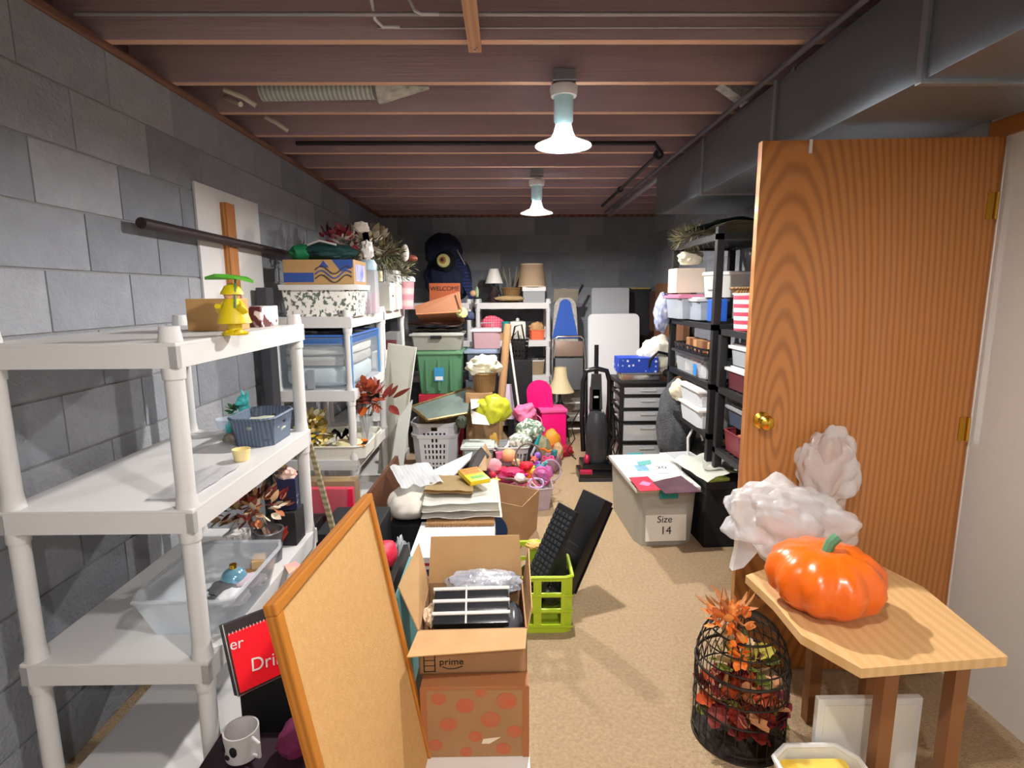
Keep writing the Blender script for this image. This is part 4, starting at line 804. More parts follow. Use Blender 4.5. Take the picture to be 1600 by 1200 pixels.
# cork board
bl = [Vector((-.462, .985, .925)), Vector((-.42, 1.60, .925)), Vector((-.265, 1.60, 0)), Vector((-.295, .985, 0))]
ey_ = (bl[1]-bl[0]).normalized(); ez_ = (bl[0]-bl[3]).normalized(); ex_ = ey_.cross(ez_).normalized()
t = thing('cork_board', 'oak framed cork board leaning sideways in the left foreground', 'board', bl[3]); t.rotation_euler = Matrix(((ex_.x, ey_.x, ez_.x), (ex_.y, ey_.y, ez_.y), (ex_.z, ey_.z, ez_.z))).to_euler()
BW, BH = (bl[1]-bl[0]).length, (bl[0]-bl[3]).length
B().box(-.008, .01, .01, .004, BW-.01, BH-.01).done('cork_panel', mat('c69a5e', .9, kind='noise', col2='d0a66c', sc=60, bump=.15, bsc=200), t)
fm = mat('b9762a', .4, kind='wave', col2='a5651f', sc=6, dist=3, aniso=(4, .4, .4))
fw = .024
for q in ((0, 0, BW, fw), (0, BH-fw, BW, BH)): B().box(-.012, q[0], q[1], .014, q[2], q[3], bev=.004).done('frame_rail', fm, t)
for q in ((0, fw, fw, BH-fw), (BW-fw, fw, BW, BH-fw)): B().box(-.012, q[0], q[1], .014, q[2], q[3], bev=.004).done('frame_stile', fm, t)
# dark leaning board behind the cork board, teal folder
t = thing('dark_board', 'dark brown board edge leaning between cork board and cartons', 'board', (-.34, 1.68, 0), rot=(0, -.16, 0)); B().box(-.01, 0, 0, .01, .5, .50, bev=.002).done('panel', mat('0e0806', .6), t)
t = thing('teal_folder', 'teal folder standing upright behind the open shipping carton', 'folder', (-.36, 1.76, .0), rot=(0, -.05, 0)); B().box(0, 0, .0, .02, .3, .50, bev=.002).done('folder', mat('5f9aa0', .6), t)
# yardstick
y0 = aY(484, 692, 2.42); y1 = aY(520, 825, 2.25)
t = thing('yardstick', 'long worn wooden yardstick leaning against the nearest shelf post', 'yardstick', y0)
dv = (y1-y0)*1.9
B().tube([Vector((0, 0, 0)), dv], .014, 4).done('stick', mat('8f8468', .8, kind='bandz', col2='6e6048', sc=14), t)

# ------------------------------------------------------------------ open shipping carton stack in front
WB = thing('flat_mailer', 'white flat package lowest of the foreground carton stack', 'package', (-.10, 1.70, 0)); B().box(-.19, -.2, 0, .17, .2, .045, bev=.01).done('body', mat('e4e0dc', .5), WB, smooth=True)
spots = mat('c0603e', .75, kind='dots', col2='a98056', sc=10, fac=.33, sharp=.10)
t = thing('carton', 'brown carton printed with orange spots below the open shipping carton', 'box', (-.105, 1.735, .046), 0)
B().box(-.17, -.155, 0, .17, .155, .25, bev=.003).done('body', mat('a98056', .8, kind='noise', col2='9c7550', sc=7), t)
osp = mat('bd5a3c', .8, kind='noise', col2='a8704c', sc=28, fac=.55)
for (x, z, r) in ((-.115, .21, .024), (-.03, .185, .03), (.10, .20, .034), (.05, .135, .032), (-.085, .12, .028), (.125, .09, .026), (.0, .075, .022), (-.13, .045, .024), (-.03, .02, .02), (.09, .03, .024), (.02, .23, .018)):
    B().prism([(x+r*math.cos(a), -.1565, z+r*.85*math.sin(a)) for a in [i*PI/9 for i in range(18)]], (0, .001, 0)).done('orange_spot', osp, t)
B().box(-.17, -.157, .24, .17, -.05, .2525, bev=.001).done('flap', mat('a8663c', .7, kind='blotch', col2='a07048', sc=8), t)
for q in (-.162, .162): B().box(q-.01, -.1575, .0, q+.01, -.1555, .25).done('corner_crease', mat('a8683c', .7), t)
B().prism([(.02, -.158, .05), (.045, -.158, .05), (.08, -.158, .072), (.04, -.158, .068), (.025, -.158, .066)], (0, .002, 0)).done('torn_patch', mat('e8dcc8', .8), t)
AX, AY_, AZ_ = -.115, 1.79, .299; AWd, AD, AH = .35, .30, .155
t = thing('shipping_carton', 'open cardboard shipping carton with raised flaps atop the spotted carton', 'box', (AX, AY_, AZ_), .02)
th = .005; W, D, h = AWd/2, AD/2, AH; cm = mat('bd9565', .85, kind='noise', col2='c8a273', sc=14)
B().box(-W, -D, 0, W, D, th).box(-W, -D, 0, W, -D+th, h).box(-W, D-th, 0, W, D, h).box(-W, -D, 0, -W+th, D, h).box(W-th, -D, 0, W, D, h).done('body', mat('a17a55', .85, kind='noise', col2='ab8560', sc=14), t)
def flap(pts): 
    n = (Vector(pts[1])-Vector(pts[0])).cross(Vector(pts[3])-Vector(pts[0])).normalized()*.004
    B().prism(pts, n).done('flap', cm, t)
flap([(-W, D, h), (W, D, h), (W-.01, D+.03, h+.17), (-W+.01, D+.03, h+.17)])
flap([(-W, -D, h), (W, -D, h), (W-.01, -D-.085, h-.012), (-W-.02, -D-.10, h-.02)])
flap([(-W, -D, h), (-W, D, h), (-W-.03, D-.02, h+.165), (-W-.085, -.01, h+.075)])
flap([(W, -D, h), (W, D, h), (W+.02, D-.02, h+.14), (W+.015, -D+.02, h+.06)])
text('prime', .032, t, (-.07, -D-.001, .043), FR, BLACK, sx=1.05)
B().tube([(-.1, -D-.001, .026), (-.08, -D-.001, .019), (-.06, -D-.001, .019), (-.035, -D-.001, .027)], .0018, 5).done('curved_line', BLACK, t)
lb = B()
for (a0, b0, a1, b1) in ((-.16, .045, -.157, .11), (-.125, .045, -.122, .11), (-.16, .045, -.122, .048), (-.16, .107, -.122, .11), (-.16, .085, -.122, .087), (-.16, .066, -.122, .068)): b0 -= .036; b1 -= .036; lb.box(a0, -D-.0015, b0, a1, -D-.0005, b1)
lb.done('printed_panel', BLACK, t)
bagm = mat('d9dce4', .2, .25, kind='noise', col2='8f94a4', sc=18, bump=.9, bsc=30)
o = soft('shoe_bag', 'silver plastic wrapped bundle at the back of the open carton', 'bag', (AX+.03, AY_+.07, AZ_+.155), (.135, .06, .045), bagm, .15, 3, .3, -.9)
t = thing('cable_pack', 'black packs bound with white bands inside the open carton', 'package', (AX-.005, AY_-.085, AZ_+.11), .03); t.rotation_euler = (-.95, 0, .03)
for k in range(3):
    B().box(-.125, -.055, k*.042, .125, .055, k*.042+.03, bev=.008).done('black_pack', mat('26282c', .25), t, smooth=True)
    B().box(-.13, -.058, k*.042+.03, .13, .058, k*.042+.042, bev=.005).done('white_band', WHITE, t, smooth=True)
B().box(-.02, -.061, .0, -.014, -.058, .127).box(-.02, -.061, .126, -.014, .06, .13).done('tie', WHITE, t)
soft('plastic_wrap', 'grey crumpled wrap in the right end of the open carton', 'wrap', (AX+.13, AY_-.03, AZ_+.07), (.035, .09, .05), mat('4a4c52', .25), ridge=.5, sub=3)
soft('tan_wrap', 'pale crumpled paper at the left end of the open carton', 'paper', (AX-.145, AY_-.05, AZ_+.12), (.022, .05, .03), mat('d8c0a0', .6), ridge=.5, sub=3)

# ------------------------------------------------------------------ lime crate with keyboard
t = thing('milk_crate', 'lime green plastic crate on the carpet beside the open carton', 'crate', (.135, 2.49, 0))
gw, gd, gh = .31, .36, .27
def crate_hole(i, j):
    s = i % 16
    return (j in (2, 3, 4) or j in (6, 7, 8) or j in (10, 11, 12)) and (s in (2, 3, 4, 5, 6) or s in (9, 10, 11, 12, 13)) and not (i // 16 == 0 and j in (6, 7, 8) and s < 8)
lm = mat('b4cc2c', .4)
B().shell(gw, gd, gh, 1.02, .015, .008, 64, 14, crate_hole, rim=.008).done('body', lm, t, smooth=False)
for z in (.035, .11, .185): B().box(-gw/2-.006, -gd/2-.007, z-.006, gw/2+.006, -gd/2, z+.002, bev=.002).done('rib', lm, t)
for k in range(3): soft('black_clutter', ['black cable bundle at the left of the lime crate', 'black cable bundle at the front right of the lime crate', 'black cable bundle at the back of the lime crate'][k], 'cables', (.135+(-.07, .06, .0)[k], 2.49+(-.05, -.06, .08)[k], .075), (.07, .07, .07), mat('141418', .3, bump=.8, bsc=40), ridge=.5, sub=3)
def slab(name, lab, cat, c, sx, sy, sz, rot, m): return thing(name, lab, cat, c, rot=rot)
A0 = aY(842, 905, 2.42); A1 = aY(888, 800, 2.5)
dr = (A1-A0); ln = dr.length+.12; xa = dr.normalized(); nv = Vector((-.85, -.45, .5)); nv = (nv-xa*nv.dot(xa)).normalized(); wv = nv.cross(xa)
def basis(o, x, y, z): o.rotation_euler = Matrix(((x.x, y.x, z.x), (x.y, y.y, z.y), (x.z, y.z, z.z))).to_euler()
t = thing('keyboard', 'black computer keyboard standing on end in the lime crate', 'keyboard', A0-xa*.1); basis(t, xa, -wv, nv) if False else basis(t, xa, nv.cross(xa), nv)
B().box(0, -.075, 0, ln, .075, .018, bev=.004).done('body', mat('15171b', .4), t)
km = None
for i in range(16):
    for j in range(5):
        loc = (.02+i*(ln-.04)/16+.009, -.058+j*.029, .018)
        if km is None: o = B().box(-.0075, -.011, 0, .0075, .011, .007, bev=.002).done('key', mat('2f333a', .5), t, loc); km = o.data
        else: inst(km, 'key', t, loc)
t = thing('black_device', 'black flat computer tower panel standing beside the keyboard in the crate', 'device', A0+Vector((.06, .05, -.06))); basis(t, xa, nv.cross(xa), nv)
B().box(.0, -.09, -.075, ln+.02, .09, -.02, bev=.008).box(.02, -.095, -.08, ln, .095, -.075).done('body', mat('101114', .35), t, smooth=True)
for k in range(5): B().box(.06+k*.04, -.05, -.0205, .065+k*.04, .05, -.0195).done('vent', DGREY, t)

# ------------------------------------------------------------------ second white unit: top
zt = S2[0]+.001
t = thing('lace_basket', 'white basket with pierced leaf pattern on the second shelving unit', 'basket', (-1.10, 3.48, zt))
lace = mat('5c665e', .7, kind='noise', col2='ecebe4', sc=48, fac=.44, sharp=.03, aniso=(1, 1, .8))
B().shell(.42, .30, .165, 1.08, .02, .006, 48, 6).done('body', lace, t, smooth=True)
B().shell(.475, .345, .03, 1.02, .02, .01, 48, 2, bottom=False, z0=.155).done('rim', WHITE, t, smooth=True)
B().box(-.21, -.14, .1, .21, .14, .172).done('inner_lid', mat('dcdad0', .6), t)
zz = zt+.186
t = thing('produce_carton', 'tan carton with blue mountain and wave print on the lace basket', 'box', (-1.095, 3.50, zz), .02)
B().box(-.205, -.16, 0, .205, .16, .145, bev=.003).done('body', mat('b38e5c', .7), t)
pb = mat('2c4c96', .6); f = -.1612
B().box(-.205, f, .015, -.03, f+.001, .07).done('blue_band', pb, t)
b = B()
b.prism([(.0, f, .10), (.03, f, .14), (.06, f, .10)], (0, .001, 0)).prism([(.08, f, .145), (.2, f, .145), (.2, f, .1), (.13, f, .075)], (0, .001, 0)); b.done('mountain_print', pb, t)
for z in (.085, .06, .035): B().tube([(-.02+i*.0085, f, z+.022*math.sin(i*.36)) for i in range(26)], .0045, 4).done('wave_print', mat('3a3a42', .6) if z != .06 else pb, t)
B().box(.2055, -.12, .02, .2065, .12, .12).done('side_print', mat('d8d4e4', .6, kind='blotch', col2='6a7ac8', sc=9), t)
green = mat('0f7a4c', .6)
t = thing('green_bag', 'folded green and dark teal bag on the blue printed carton', 'bag', (-1.11, 3.56, zz+.147)); B().blob((0, 0, .05), (.19, .13, .06), .12, 3, 3, 4, -.8, .2).done('dark_part', mat('0b3c3c', .7), t, smooth=True); B().blob((-.13, -.05, .045), (.07, .1, .055), .15, 3, 7, 3, -.8, .2).done('green_part', green, t, smooth=True); B().tube([(-.08, -.1, .09), (0, -.12, .115), (.1, -.12, .09)], .006).done('white_trim', WHITE, t, smooth=True)
# tall clear jar with pink contents, blue lid
t = thing('clear_canister', 'tall clear canister with a pale blue cap and pink contents', 'canister', (-.93, 3.86, zt))
B().box(-.06, -.06, 0, .06, .06, .29, bev=.015).done('body', mat('dfe6ee', .15, alpha=.5), t, smooth=True); B().box(-.045, -.045, .01, .045, .045, .14, bev=.01).done('contents', mat('d898ac', .7), t); B().lathe([(.06, .29), (.062, .33), (.045, .36), (.0, .365)], 20).done('cap', mat('a9c6dc', .4), t, smooth=True)
t = thing('small_clear_box', 'low clear box right of the lace basket on the second unit', 'box', (-.935, 3.60, zt)); t.location = (-.925, 3.715, zt); B().box(-.04, -.03, 0, .04, .03, .16, bev=.005).done('body', CLEARB, t, smooth=True); B().box(-.035, -.025, .004, .035, .025, .1, bev=.005).done('contents', mat('b4647c', .7), t)
# third unit top
t = thing('white_container', 'boxy white container with a small black latch beyond the canister', 'container', (-.985, 4.5, zt)); B().box(-.09, -.11, 0, .09, .11, .2, bev=.012).done('body', mat('d8d8ce', .5), t, smooth=True); B().box(-.095, -.115, .19, .095, .115, .22, bev=.01).done('lid', WHITE, t, smooth=True); B().box(.085, -.02, .11, .094, .02, .125).done('latch', BLACK, t)
t = thing('white_tall_box', 'tall white curved box behind the white container', 'box', (-.99, 4.78, zt)); B().box(-.1, -.1, 0, .1, .12, .33, bev=.03).done('body', mat('e6e6e2', .4), t, smooth=True)
t = thing('candle_lantern', 'small grey framed candle lantern above the white container', 'lantern', (-.99, 4.5, zt+.221)); B().box(-.04, -.04, 0, .04, .04, .01).done('base', GREY, t); B().box(-.04, -.04, .13, .04, .04, .14).done('top', GREY, t)
for sx in (-1, 1):
    for sy in (-1, 1): B().box(sx*.036-.004, sy*.036-.004, .01, sx*.036+.004, sy*.036+.004, .13).done('post', GREY, t)
B().lathe([(.02, .01), (.02, .09)], 12).done('candle', mat('d8d0a8', .5), t)
t = thing('candle_bucket', 'pink and white lidded bucket beside the welcome sign', 'bucket', (-.90, 5.05, zt)); B().lathe([(.075, 0), (.09, .24), (.0, .24)], 28).done('body', mat('c88894', .5, kind='bandz', col2='dcb8b8', sc=3), t, smooth=True); B().lathe([(.1, .24), (.1, .27), (.085, .285), (.0, .285)], 28).done('lid', WHITE, t, smooth=True)
# foliage heap over shelves: needle branches, berries
olive = [mat(c, .8) for c in ('4f5434', '6b6a4a', '8c8468', '37432c')]
t = thing('evergreen_wreath', 'dusty evergreen wreath and dried branches heaped on top of the left shelves', 'wreath', (-1.02, 4.35, 1.62))
t.location.z = 1.75
for k, (dx, dy, dz, r) in enumerate(((-.1, -.1, .02, .17), (.05, .1, .08, .17), (.02, .3, .1, .17), (.07, .35, -.06, .14), (-.12, .3, .12, .18), (.1, .55, .02, .14))): spray_stuff(t, olive, 320, (dx, dy, dz), (r, r, r*.75), .07, .004, 'needles', k+1)
for k in range(10): 
    a = k*.7; B().tube([(0, .1, 0), (.1*math.cos(a), .1+.12*math.sin(a), .08), (.2*math.cos(a), .1+.25*math.sin(a), .1+.1*math.sin(k))], .005, 5).done('twig', mat('6a5440', .8), t, smooth=True)
pl = [leaf_mesh(mat(c, .6), .075, .022, .3) for c in ('7a1228', 'a01c38')]
t = thing('poinsettia_spray', 'crimson silk leaf spray above the green bag', 'artificial flowers', (-1.13, 3.82, 1.80)); spray(t, pl, 46, (.03, 0, .08), (.15, .12, .07), (.5, 1), seed=11, name='petal')
spray(t, [leaf_mesh(mat('b9a8a0', .7), .05, .014, .3)], 22, (.1, 0, .04), (.15, .1, .07), (.5, 1), seed=12, name='pale_leaf')
B().tube([(.05, 0, 0), (.05, 0, -.40)], .008).done('stem', BROWN, t)
t = thing('dried_bouquet', 'cream dried flower bouquet behind the crimson spray', 'artificial flowers', (-.99, 4.35, 1.93)); t.location = (-1.0, 4.05, 1.80)
spray(t, [leaf_mesh(mat('bdb4a0', .7), .07, .02, .3), leaf_mesh(mat('8f8872', .7), .07, .018, .3)], 60, (0, .05, .08), (.17, .15, .1), (.5, 1), seed=14, name='petal'); B().tube([(0, .0, 0), (0, 0, -.40)], .01).done('stem', BROWN, t)
tag(B().box(-.02, -.02, 0, .02, .02, .16).done('wooden_peg', mat('b39a60', .7), None, (-.985, 4.62, 1.90)), 'pale wooden peg poking up out of the wreath heap', 'peg')
gm = mat('c41e34', .7, kind='gingham', col2='f0e8e4', sc=14)
t = thing('gingham_bow', 'red and white gingham ribbon hanging over the blue printed carton corner', 'ribbon', (-.90, 3.62, 1.735))
B().sheet(lambda u, v: (.04*u+.01*v, 0, -.09*v+.19), 6, 10, .004, .02, 4, 2).done('tail', gm, t, smooth=True); B().blob((.0, 0, .2), (.05, .03, .035), .2, sub=3, ridge=.4).done('loop', mat('d8d0c4', .7), t, smooth=True)
B().blob((.03, 0, .06), (.04, .05, .06), .2, sub=3, ridge=.4).done('white_tail', WHITE, t, smooth=True)
t = thing('bird_ornament', 'small white and rust hanging ornament in the wreath heap', 'ornament', (-.83, 4.75, 1.86)); B().blob((0, 0, 0), (.035, .03, .07), .1, sub=3).done('body', mat('d8d0c8', .6), t, smooth=True); B().blob((.03, .1, -.04), (.06, .05, .03), .1, sub=3).done('rust_part', mat('7a3a2c', .6), t, smooth=True)
# second unit, second tier: bag of bedding
zt = S2[1]+.001
t = thing('bedding_bag', 'clear zip bag with blue trim full of pale folded bedding', 'bag', (-1.15, 3.68, zt)); w_, d_, h_ = .23, .36, .325
B().box(-w_, -d_, 0, w_, d_, h_, bev=.03).done('clear_cover', mat('cfe0f0', .1, alpha=.22), t, smooth=True)
B().box(-w_-.002, -d_-.002, h_-.055, w_+.002, d_+.002, h_-.012, bev=.02).done('blue_band', mat('3f6fb4', .3, alpha=.75), t, smooth=True)
B().tube([(-w_, -d_, h_), (w_, -d_, h_), (w_, d_, h_), (-w_, d_, h_)], .007, 6, True).done('zip', mat('3a6cc0', .4), t)
B().tube([(w_, -d_, h_), (w_, -d_, 0.01)], .009, 6).tube([(w_, d_, h_), (w_, d_, 0.01)], .009, 6).done('piping', mat('5a94cc', .4), t)
for k, (z, hh, c1) in enumerate(((.0, .14, 'b9c6ca'), (.125, .08, 'a9a69e'), (.19, .08, 'c8c8c2'))):
    B().blob((0, 0, z+hh/2+.005), (w_*.93, d_*.93, hh/2), .06, 3, k, 4, -.96, .12, .45).done('folded_blanket', mat(c1, .9), t, smooth=True)
B().box(-.045, -d_+.006, .005, -.005, -d_+.03, .12).done('grey_strap', GREY, t)
soft('dark_blanket', 'black bundle filling the gap above the bedding bag', 'blanket', (-1.16, 3.8, zt+.333), (.21, .3, .03), BLACKM, .1)
# third tier
zt = S2[2]+.001
BXc = (-1.13, 3.62, zt)
t = thing('white_bin', 'open white bin lid full of autumn craft pieces on the third tier', 'bin', (-1.09, 3.56, zt)); B().shell(.44, .5, .08, 1.03, .03, .006, 48, 3, rim=.006).done('body', mat('dcdcd0', .5), t, smooth=True); B().box(-.2, -.23, .01, .2, .23, .05).done('paper_liner', mat('c8c4b0', .8), t)
fl = [leaf_mesh(mat(c, .6), .06, .024, .4) for c in ('d8b030', 'e8d890', 'f0ead0', '8a7a3a')]
t = thing('yellow_flowers', 'yellow and cream silk flowers in the white bin', 'artificial flowers', (-1.20, 3.40, zt+.06)); spray(t, fl, 170, (0, 0, .1), (.085, .07, .13), (.5, .9), seed=21, name='petal')
B().tube([(0, 0, -.01), (0, 0, .1)], .006).done('stem', GREENT, t)
t = thing('black_ribbon', 'black satin ribbon bow behind the cream pumpkin', 'ribbon', (-1.06, 3.50, zt+.055))
for k in range(7): a = k*.9; B().sheet(lambda u, v: (.09*u*math.cos(a), .06*u*math.sin(a), .05*math.sin(u*3)+.03*v+.01), 8, 3, .003, .01, 4, k).done('loop', mat('17171b', .25), t, smooth=True)
t = thing('cream_pumpkin', 'flat cream fabric pumpkin with an orange trim in the white bin', 'pumpkin', (-.98, 3.38, zt+.052)); b = B(); n = 32
b.lathe([(.03, 0), (.07, .01), (.085, .03), (.07, .05), (.02, .055)], n); 
for v in b.bm.verts:
    a = math.atan2(v.co.y, v.co.x); k_ = 1-.08*abs(math.cos(a*4)); v.co.x *= k_; v.co.y *= k_
b.done('body', mat('ddd4a6', .7), t, smooth=True); B().tube([(0, 0, .05), (.01, 0, .075)], .009).done('stem', BROWN, t); B().box(.03, -.06, .02, .11, -.045, .035).done('orange_trim', mat('d88a2c', .6), t)
t = thing('cat_brooch', 'tiny black and orange block on the rim of the white bin', 'block', (-.90, 3.43, zt+.055)); B().box(-.02, -.015, 0, .02, .015, .03).done('block', mat('3a2a10', .6), t); B().box(-.018, -.0155, .03, .018, .0155, .04).done('top', ORANGE, t)
au = [leaf_mesh(mat(c, .55), .10, .028, .25, lobes=True) for c in ('a8481c', 'c8641e', '7c2a1a', '8f3c22')]
vz = (-.86, 3.36, zt+.0)
t = thing('glass_vase', 'clear glass vase of rust orange silk leaves at the corner of the second unit', 'vase', (-.955, 3.70, zt+.056)); 
t.location = (-.90, 3.52, zt+.056)
B().shell(.07, .07, .17, 1.3, round_=True, N=28, M=6, rim=.003, th=.003).done('body', mat('d4dce0', .08, alpha=.3), t, smooth=True)
for k in range(9): a = k*.7; B().tube([(0, 0, .01), (.03*math.cos(a), .03*math.sin(a), .17), (.09*math.cos(a), .07*math.sin(a), .26)], .0025, 5).done('stem', mat('4a4438', .7), t)
spray(t, au, 62, (.0, 0, .30), (.12, .1, .08), (.5, 1), up=.5, seed=31)
spray(t, [leaf_mesh(mat('7a2c20', .55), .13, .026, .15)], 10, (.1, 0, .27), (.09, .05, .05), (.7, 1), up=.2, seed=33)
# pink box under
zt = S2[3]+.001
t = thing('grey_bin', 'translucent grey bin holding a hot pink folder below the yellow flowers', 'bin', (-1.12, 3.30, .215)); 
B().shell(.30, .2, .22, 1.05, .03, .004, 48, 4, rim=.007).done('body', mat('b8bcbc', .3, alpha=.12), t, smooth=True)
B().box(-.145, -.095, .005, .145, -.05, .15, bev=.003).done('pink_folder', mat('e8204e', .4), t); B().box(-.14, -.02, .005, .14, .08, .17, bev=.003).done('brown_folder', mat('9a7640', .7), t)
t.location = (-1.02, 3.13, .28)
stackbox('dark red box under the translucent grey bin', -1.22, 3.02, 0, -.82, 3.24, .278, '3a0c14')
t = thing('leather_portfolio', 'dark brown leather board leaning out beside the white bin', 'board', aY(560, 800, 2.9)); a = aY(562, 792, 2.85); b_ = aY(622, 712, 3.5)
dv = b_-a; t.location = a
B().prism([(0, 0, 0), tuple(dv), tuple(dv+Vector((.05, 0, -dv.z-a.z+.005))), (.05, 0, -a.z+.005)], (-.02, .0, 0)).done('board', mat('5a3826', .5), t)
for k, (x, y, z, c1, lab) in enumerate(((-.75, 2.62, 0, '16161c', 'black bin on the floor behind the cork board'), (-1.15, 2.75, 0, '101014', 'black storage box at the foot of the left wall'))): stackbox(lab, x-.14, y-.17, 0, x+.14, y+.17, .42-.1*k, c1)

# ------------------------------------------------------------------ leaning boards, tote stack
def quadboard(name, lab, cat, ps, th, m):
    c = sum(ps, Vector())/len(ps); c.z = min(p.z for p in ps); t = thing(name, lab, cat, c)
    n = (ps[1]-ps[0]).cross(ps[-1]-ps[0]).normalized()
    if n.y < 0: n = -n
    B().prism([p-c for p in ps], n*th).done('board', m, t); return t
quadboard('white_board', 'tall off-white foam board leaning beside the bedding bag', 'board', [aY(606, 536, 4.28), aY(650, 543, 4.18), aY(624, 740, 4.10), aY(590, 740, 4.28)], .012, mat('d6d6c8', .7))
quadboard('grey_board', 'grey-white board in front of the tall foam board', 'board', [aY(622, 655, 3.95), aY(645, 625, 4.05), aY(618, 815, 3.85), aY(597, 815, 3.80)], .012, mat('b9bdb8', .7))
SY = 5.15
cx, z, w, h = rect(650, 555, 722, 614, SY)
stackbox('red storage tote at the bottom of the tote stack', cx-w/2+.02, SY+.02, 0, cx+w/2-.02, SY+.42, z-.02, 'b01c34')
t = tote('green_tote', 'sage green storage tote with a blue and white label', 'tote', (cx, SY+.22, z-.015), w*.86, .36, h+.03, GREENT, mat('5d8a68', .5), 1.14, ribs=True, fill=None, lidh=.03)
lb = B().box(-.045, -.002, 0, .045, 0, .13).done('label', mat('2f86b4', .5), t, (0, -.211, h*.35)); B().box(-.035, -.003, .01, .035, -.002, .045).done('label_panel', WHITE, lb)
z2 = z+h+.047
cx2, _, w2, h2 = rect(641, 515, 722, 541, SY)
t = tote('clear_tote', 'low clear tote with black handle on the sage green tote', 'tote', (cx2, SY+.2, z2), w2*.92, .36, h2-.01, mat('a8a99f', .3, alpha=.6), mat('a9aca6', .4), 1.08, handle=BLACK, fill=[mat('8a6a50', .8), mat('c05844', .8), mat('a39a86', .8)], fillh=.8)
z3 = z2+h2+.012
fold_stack('blanket', 'folded dark olive blanket on the clear tote', 'blanket', (cx2, SY+.2, z3), w2, .36, 1, .055, mat('3e3b2c', .95, kind='noise', col2='54513c', sc=20, bump=1, bsc=60), amp=.02)
fold_stack('cloth', 'folded beige and mauve cloth on the olive blanket', 'cloth', (cx2-.02, SY+.2, z3+.056), w2*1.05, .34, 2, .02, [mat('b89a88', .9), mat('8a6258', .9)], amp=.02)
o = quadboard('terracotta_box', 'flat terracotta brown gift box tilted on top of the tote stack', 'box', [aY(648, 478, SY-.02), aY(716, 456, SY+.02), aY(721, 486, SY), aY(650, 490, SY-.05)], .28, mat('a06a4a', .6))
B().tube([aY(716, 456, SY-.02)-o.location, aY(722, 487, SY-.02)-o.location], .007).tube([aY(650, 491, SY-.06)-o.location, aY(721, 487, SY-.03)-o.location], .007).done('copper_edge', mat('c08058', .4), o)
t = thing('welcome_sign', 'rust wooden sign lettered WELCOME behind the terracotta box', 'sign', aY(695, 458, SY+.33)); w4 = .30
B().box(-w4/2, 0, -(t.location.z-z3-.105), w4/2, .02, .095, bev=.003).done('board', mat('a4502a', .6), t); text('WELCOME', .058, t, (0, -.002, .042), FR, mat('2c120c', .6), ext=.002)
soft('lime_hat', 'pale lime knitted ball at the right end of the cloth pile', 'cloth', aY(722, 496, SY+.02), (.055, .05, .05), mat('c0cc88', .9), sub=3)
soft('navy_hat', 'navy knitted ball right of the pale lime one', 'cloth', aY(734, 500, SY+.1), (.045, .05, .045), mat('2a3350', .9), sub=3)
# left of stack: small items on third unit second/top tiers
for k, (px, py, c1, lab) in enumerate(((617, 500, 'e8e4e0', 'white box on the second tier of the third unit'), (620, 520, '5a1a20', 'dark red box lower on the second tier of the third unit'), (622, 545, '8a8c8c', 'grey mesh box on the third unit'))): 
    q = aX(px, py, -.97); stackbox(lab, -1.06, 4.4+.26*k, S2[1]+.001, -.95, 4.6+.26*k, S2[1]+.12+.06*k, c1)
# container stack right of the green tote
cx, z, w, h = rect(727, 548, 780, 595, 5.35)
stackbox('slate storage crate under the dark tote behind the cream topped basket', cx-w/2, 5.4, 0, cx+w/2, 5.75, z-.002, '5a5c66')
tote('dark_tote', 'smoky blue-grey tote with lid behind the cream topped basket', 'tote', (cx, 5.56, z), w*.9, .34, h-.02, mat('5a6070', .4, alpha=.85), mat('8a98b0', .4), 1.1, lidh=.03)
cx, z1_, w, h = rect(737, 515, 782, 543, 5.4)
t = tote('pink_caddy', 'clear pinkish caddy with a grey carry handle on the smoky tote', 'caddy', (cx, 5.56, z+.055+(rect(727, 548, 780, 595, 5.35)[3]-.02)-.02), w*.95, .28, h, mat('c8a4ac', .3, alpha=.6), mat('dccfd4', .4), 1.05, fill=[mat('b05064', .7)])
B().tube([(-.06, 0, h), (-.06, 0, h+.07), (.06, 0, h+.07), (.06, 0, h)], .007).done('carry_handle', GREY, t)
# cardboard tube + white slanted stick + mirror
a = aY(793, 508, 5.2); b_ = aY(782, 640, 4.85)
t = thing('cardboard_tube', 'long brown cardboard tube standing behind the lime bag', 'tube', (b_.x, b_.y, 0)); B().tube([Vector((0, 0, 0))+(b_-a)*(0), a-t.location], .001) if False else None
bs = Vector((b_.x, b_.y, 0)); dirv = (a-b_).normalized(); foot = b_-dirv*(b_.z/dirv.z)
t.location = foot
b = B().tube([(0, 0, .0), a-foot], .036, 20); b.done('tube', mat('9a744e', .8), t, smooth=True)
B().tube([(a-foot)-dirv*.002, (a-foot)+dirv*.001], .029, 16).done('hollow_end', mat('5c4028', .8), t)
a = aY(797, 537, 5.3); b_ = aY(811, 640, 5.1); dirv = (a-b_).normalized(); foot = b_-dirv*(b_.z/dirv.z)
t = thing('white_pole', 'thin white angled pole beside the cardboard tube', 'pole', foot); B().tube([(0, 0, 0), a-foot], .011).done('pole', WHITE, t, smooth=True)
quadboard('pale_panel', 'pale lilac panel between the tube and the white pole', 'board', [aY(786, 600, 5.33), aY(799, 600, 5.33), aY(806, 655, 5.28), aY(772, 655, 5.28)], .01, mat('c8b8cc', .6))
